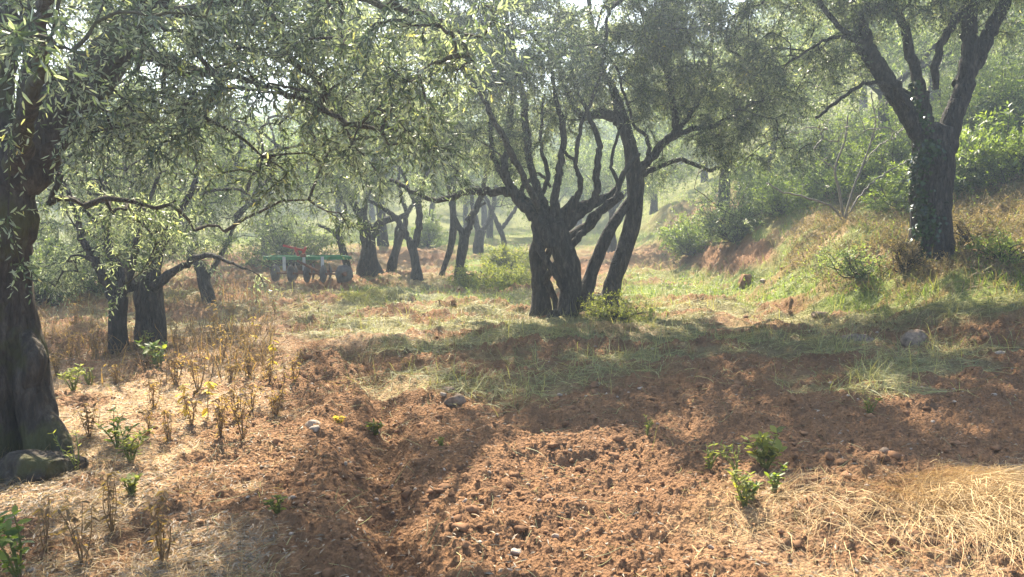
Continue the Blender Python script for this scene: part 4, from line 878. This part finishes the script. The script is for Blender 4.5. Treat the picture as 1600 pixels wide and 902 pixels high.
dp = [(235, 680), (265, 690), (300, 665), (345, 690), (370, 650), (380, 690), (395, 640), (430, 650), (440, 620), (420, 600), (390, 590), (360, 600), (240, 640), (310, 620), (275, 600), (180, 600), (150, 560), (110, 560), (90, 590),
      (270, 540), (300, 520), (340, 540), (360, 500), (400, 490), (430, 500), (120, 520), (140, 690), (175, 830), (130, 880), (255, 880), (70, 850), (460, 600), (350, 560), (470, 570), (385, 560)]
for i, (px, py) in enumerate(dp):
    weed(px, py, rg.uniform(.25, .5) * (.8 if py > 560 else 1.1), 'brown dead weed stalk standing among the straw on the left', 810 + i, M_DRY, 'dry', 'dry_weed', group='dead weed stalks left of the ploughed soil', nst=int(rg.integers(4, 11)), leafL=.045, ratio=.35, nl=14, lean=.4)

# ------------------------------------------------------------------ disc harrow
def box_mesh(c, s, rz=0, ry=0, bev=.006):
    import bmesh
    bm = bmesh.new(); bmesh.ops.create_cube(bm, size=1)
    for v in bm.verts: v.co = Vector((v.co.x * s[0], v.co.y * s[1], v.co.z * s[2]))
    bmesh.ops.bevel(bm, geom=bm.edges[:], offset=bev, segments=2, affect='EDGES')
    from mathutils import Matrix
    bmesh.ops.transform(bm, matrix=Matrix.Translation(c) @ Matrix.Rotation(rz, 4, 'Z') @ Matrix.Rotation(ry, 4, 'Y'), verts=bm.verts[:]); return bm
def bm_obj(name, bms, m, parent):
    import bmesh
    me = bpy.data.meshes.new(name); bo = bmesh.new()
    for b in bms:
        t = bpy.data.meshes.new('t'); b.to_mesh(t); b.free(); bo.from_mesh(t); bpy.data.meshes.remove(t)
    bo.to_mesh(me); bo.free(); me.materials.append(m); o = bpy.data.objects.new(name, me); C.objects.link(o); o.parent = parent; return o
def harrow():
    p = hit(487, 449); p[2] = float(height(p[0:1], p[1:2])[0]); k = p[1] / F
    root = thing('disc_harrow', p, 'green framed farm disc harrow with grey discs resting on the turned soil', 'disc harrow'); root.rotation_euler = (0, 0, R(4))
    gr = plain('green_paint', (.04, .22, .09), .6, amt=.45, nscale=9); st = plain('worn_steel', (.16, .145, .14), .7, .3, amt=.3); rs = plain('rusty_steel', (.20, .09, .05), .8, amt=.4)
    wh = plain('pale_metal', (.55, .58, .62), .45, amt=.15); rd = plain('red_paint', (.45, .05, .04), .5, amt=.3)
    W = 2.0; zt = .56
    bm_obj('frame', [box_mesh((-.05, -.28, zt), (1.95, .08, .08)), box_mesh((-.15, .28, zt + .005), (1.7, .08, .08)), box_mesh((.80, 0, zt + .003), (.08, .78, .07), rz=R(24)), box_mesh((-.98, 0, zt + .003), (.08, .50, .07)), box_mesh((-.1, 0, zt + .004), (.08, .48, .07))], gr, root)
    for x in (-.55, -.1, .32): bm_obj('hanger', [box_mesh((x, -.335, zt - .13), (.07, .02, .32))], wh, root)
    bm_obj('drag_bar', [box_mesh((.02, -.36, zt - .2), (.62, .05, .05), ry=R(28))], rs, root)
    bm_obj('hitch_mast', [box_mesh((-.35, .1, zt + .13), (.06, .06, .24), ry=R(-20)), box_mesh((-.18, .1, zt + .13), (.06, .06, .24), ry=R(20)), box_mesh((-.42, .1, zt + .22), (.5, .05, .05), ry=R(14))], rd, root)
    bm_obj('bearing_clamp', [box_mesh((-.12, -.28, zt + .06), (.12, .14, .08)), box_mesh((.3, -.28, .22), (.16, .14, .14))], rs, root)
    # gangs of dished discs
    def disc(rad, dish=.06, th=.008):
        prof = [(r_, dish * (1 - (r_ / rad) ** 2)) for r_ in np.linspace(.04, rad, 9)]
        prof = prof + [(r_, z + th) for r_, z in prof[::-1]]; n = 40; V = []; 
        for a in np.arange(n) / n * 2 * math.pi:
            for r_, z in prof: V.append((z, r_ * math.cos(a), r_ * math.sin(a)))
        m = len(prof); Fq = [[i * m + j, ((i + 1) % n) * m + j, ((i + 1) % n) * m + (j + 1) % m, i * m + (j + 1) % m] for i in range(n) for j in range(m)]
        return np.array(V), np.array(Fq)
    V, Fq = disc(.205)
    for y0, a in ((-.30, R(-14)), (.38, R(14))):
        c, s = math.cos(a), math.sin(a); ax = Tubes(); ax.add([(-.95 * c, y0 - .95 * s, .2), (.9 * c, y0 + .9 * s, .2)], [.022, .022], 10); ax.build('axle', rs, root)
        for i in range(5):
            x = -.85 + i * .4; o = mesh_obj('disc', np.stack([V[:, 0] * c - V[:, 1] * s + x * c, V[:, 0] * s + V[:, 1] * c + y0 + x * s, V[:, 2] + .195], 1), Fq, st, root, smooth=True)
            h = Tubes(); h.add([((x - .05) * c, y0 + (x - .05) * s, .195), ((x + .05) * c, y0 + (x + .05) * s, .195)], [.045, .045], 14); h.build('hub', rs, o)
    # end disc turned to the camera
    a = R(-68); c, s = math.cos(a), math.sin(a)
    o = mesh_obj('disc', np.stack([V[:, 0] * c - V[:, 1] * s + .82, V[:, 0] * s + V[:, 1] * c - .42, V[:, 2] + .2], 1), Fq, st, root, smooth=True)
    h = Tubes(); h.add([(.82 - .06 * c, -.42 - .06 * s, .2), (.82 + .1 * c, -.42 + .1 * s, .2)], [.055, .055], 14); h.build('hub', rs, o)
harrow()
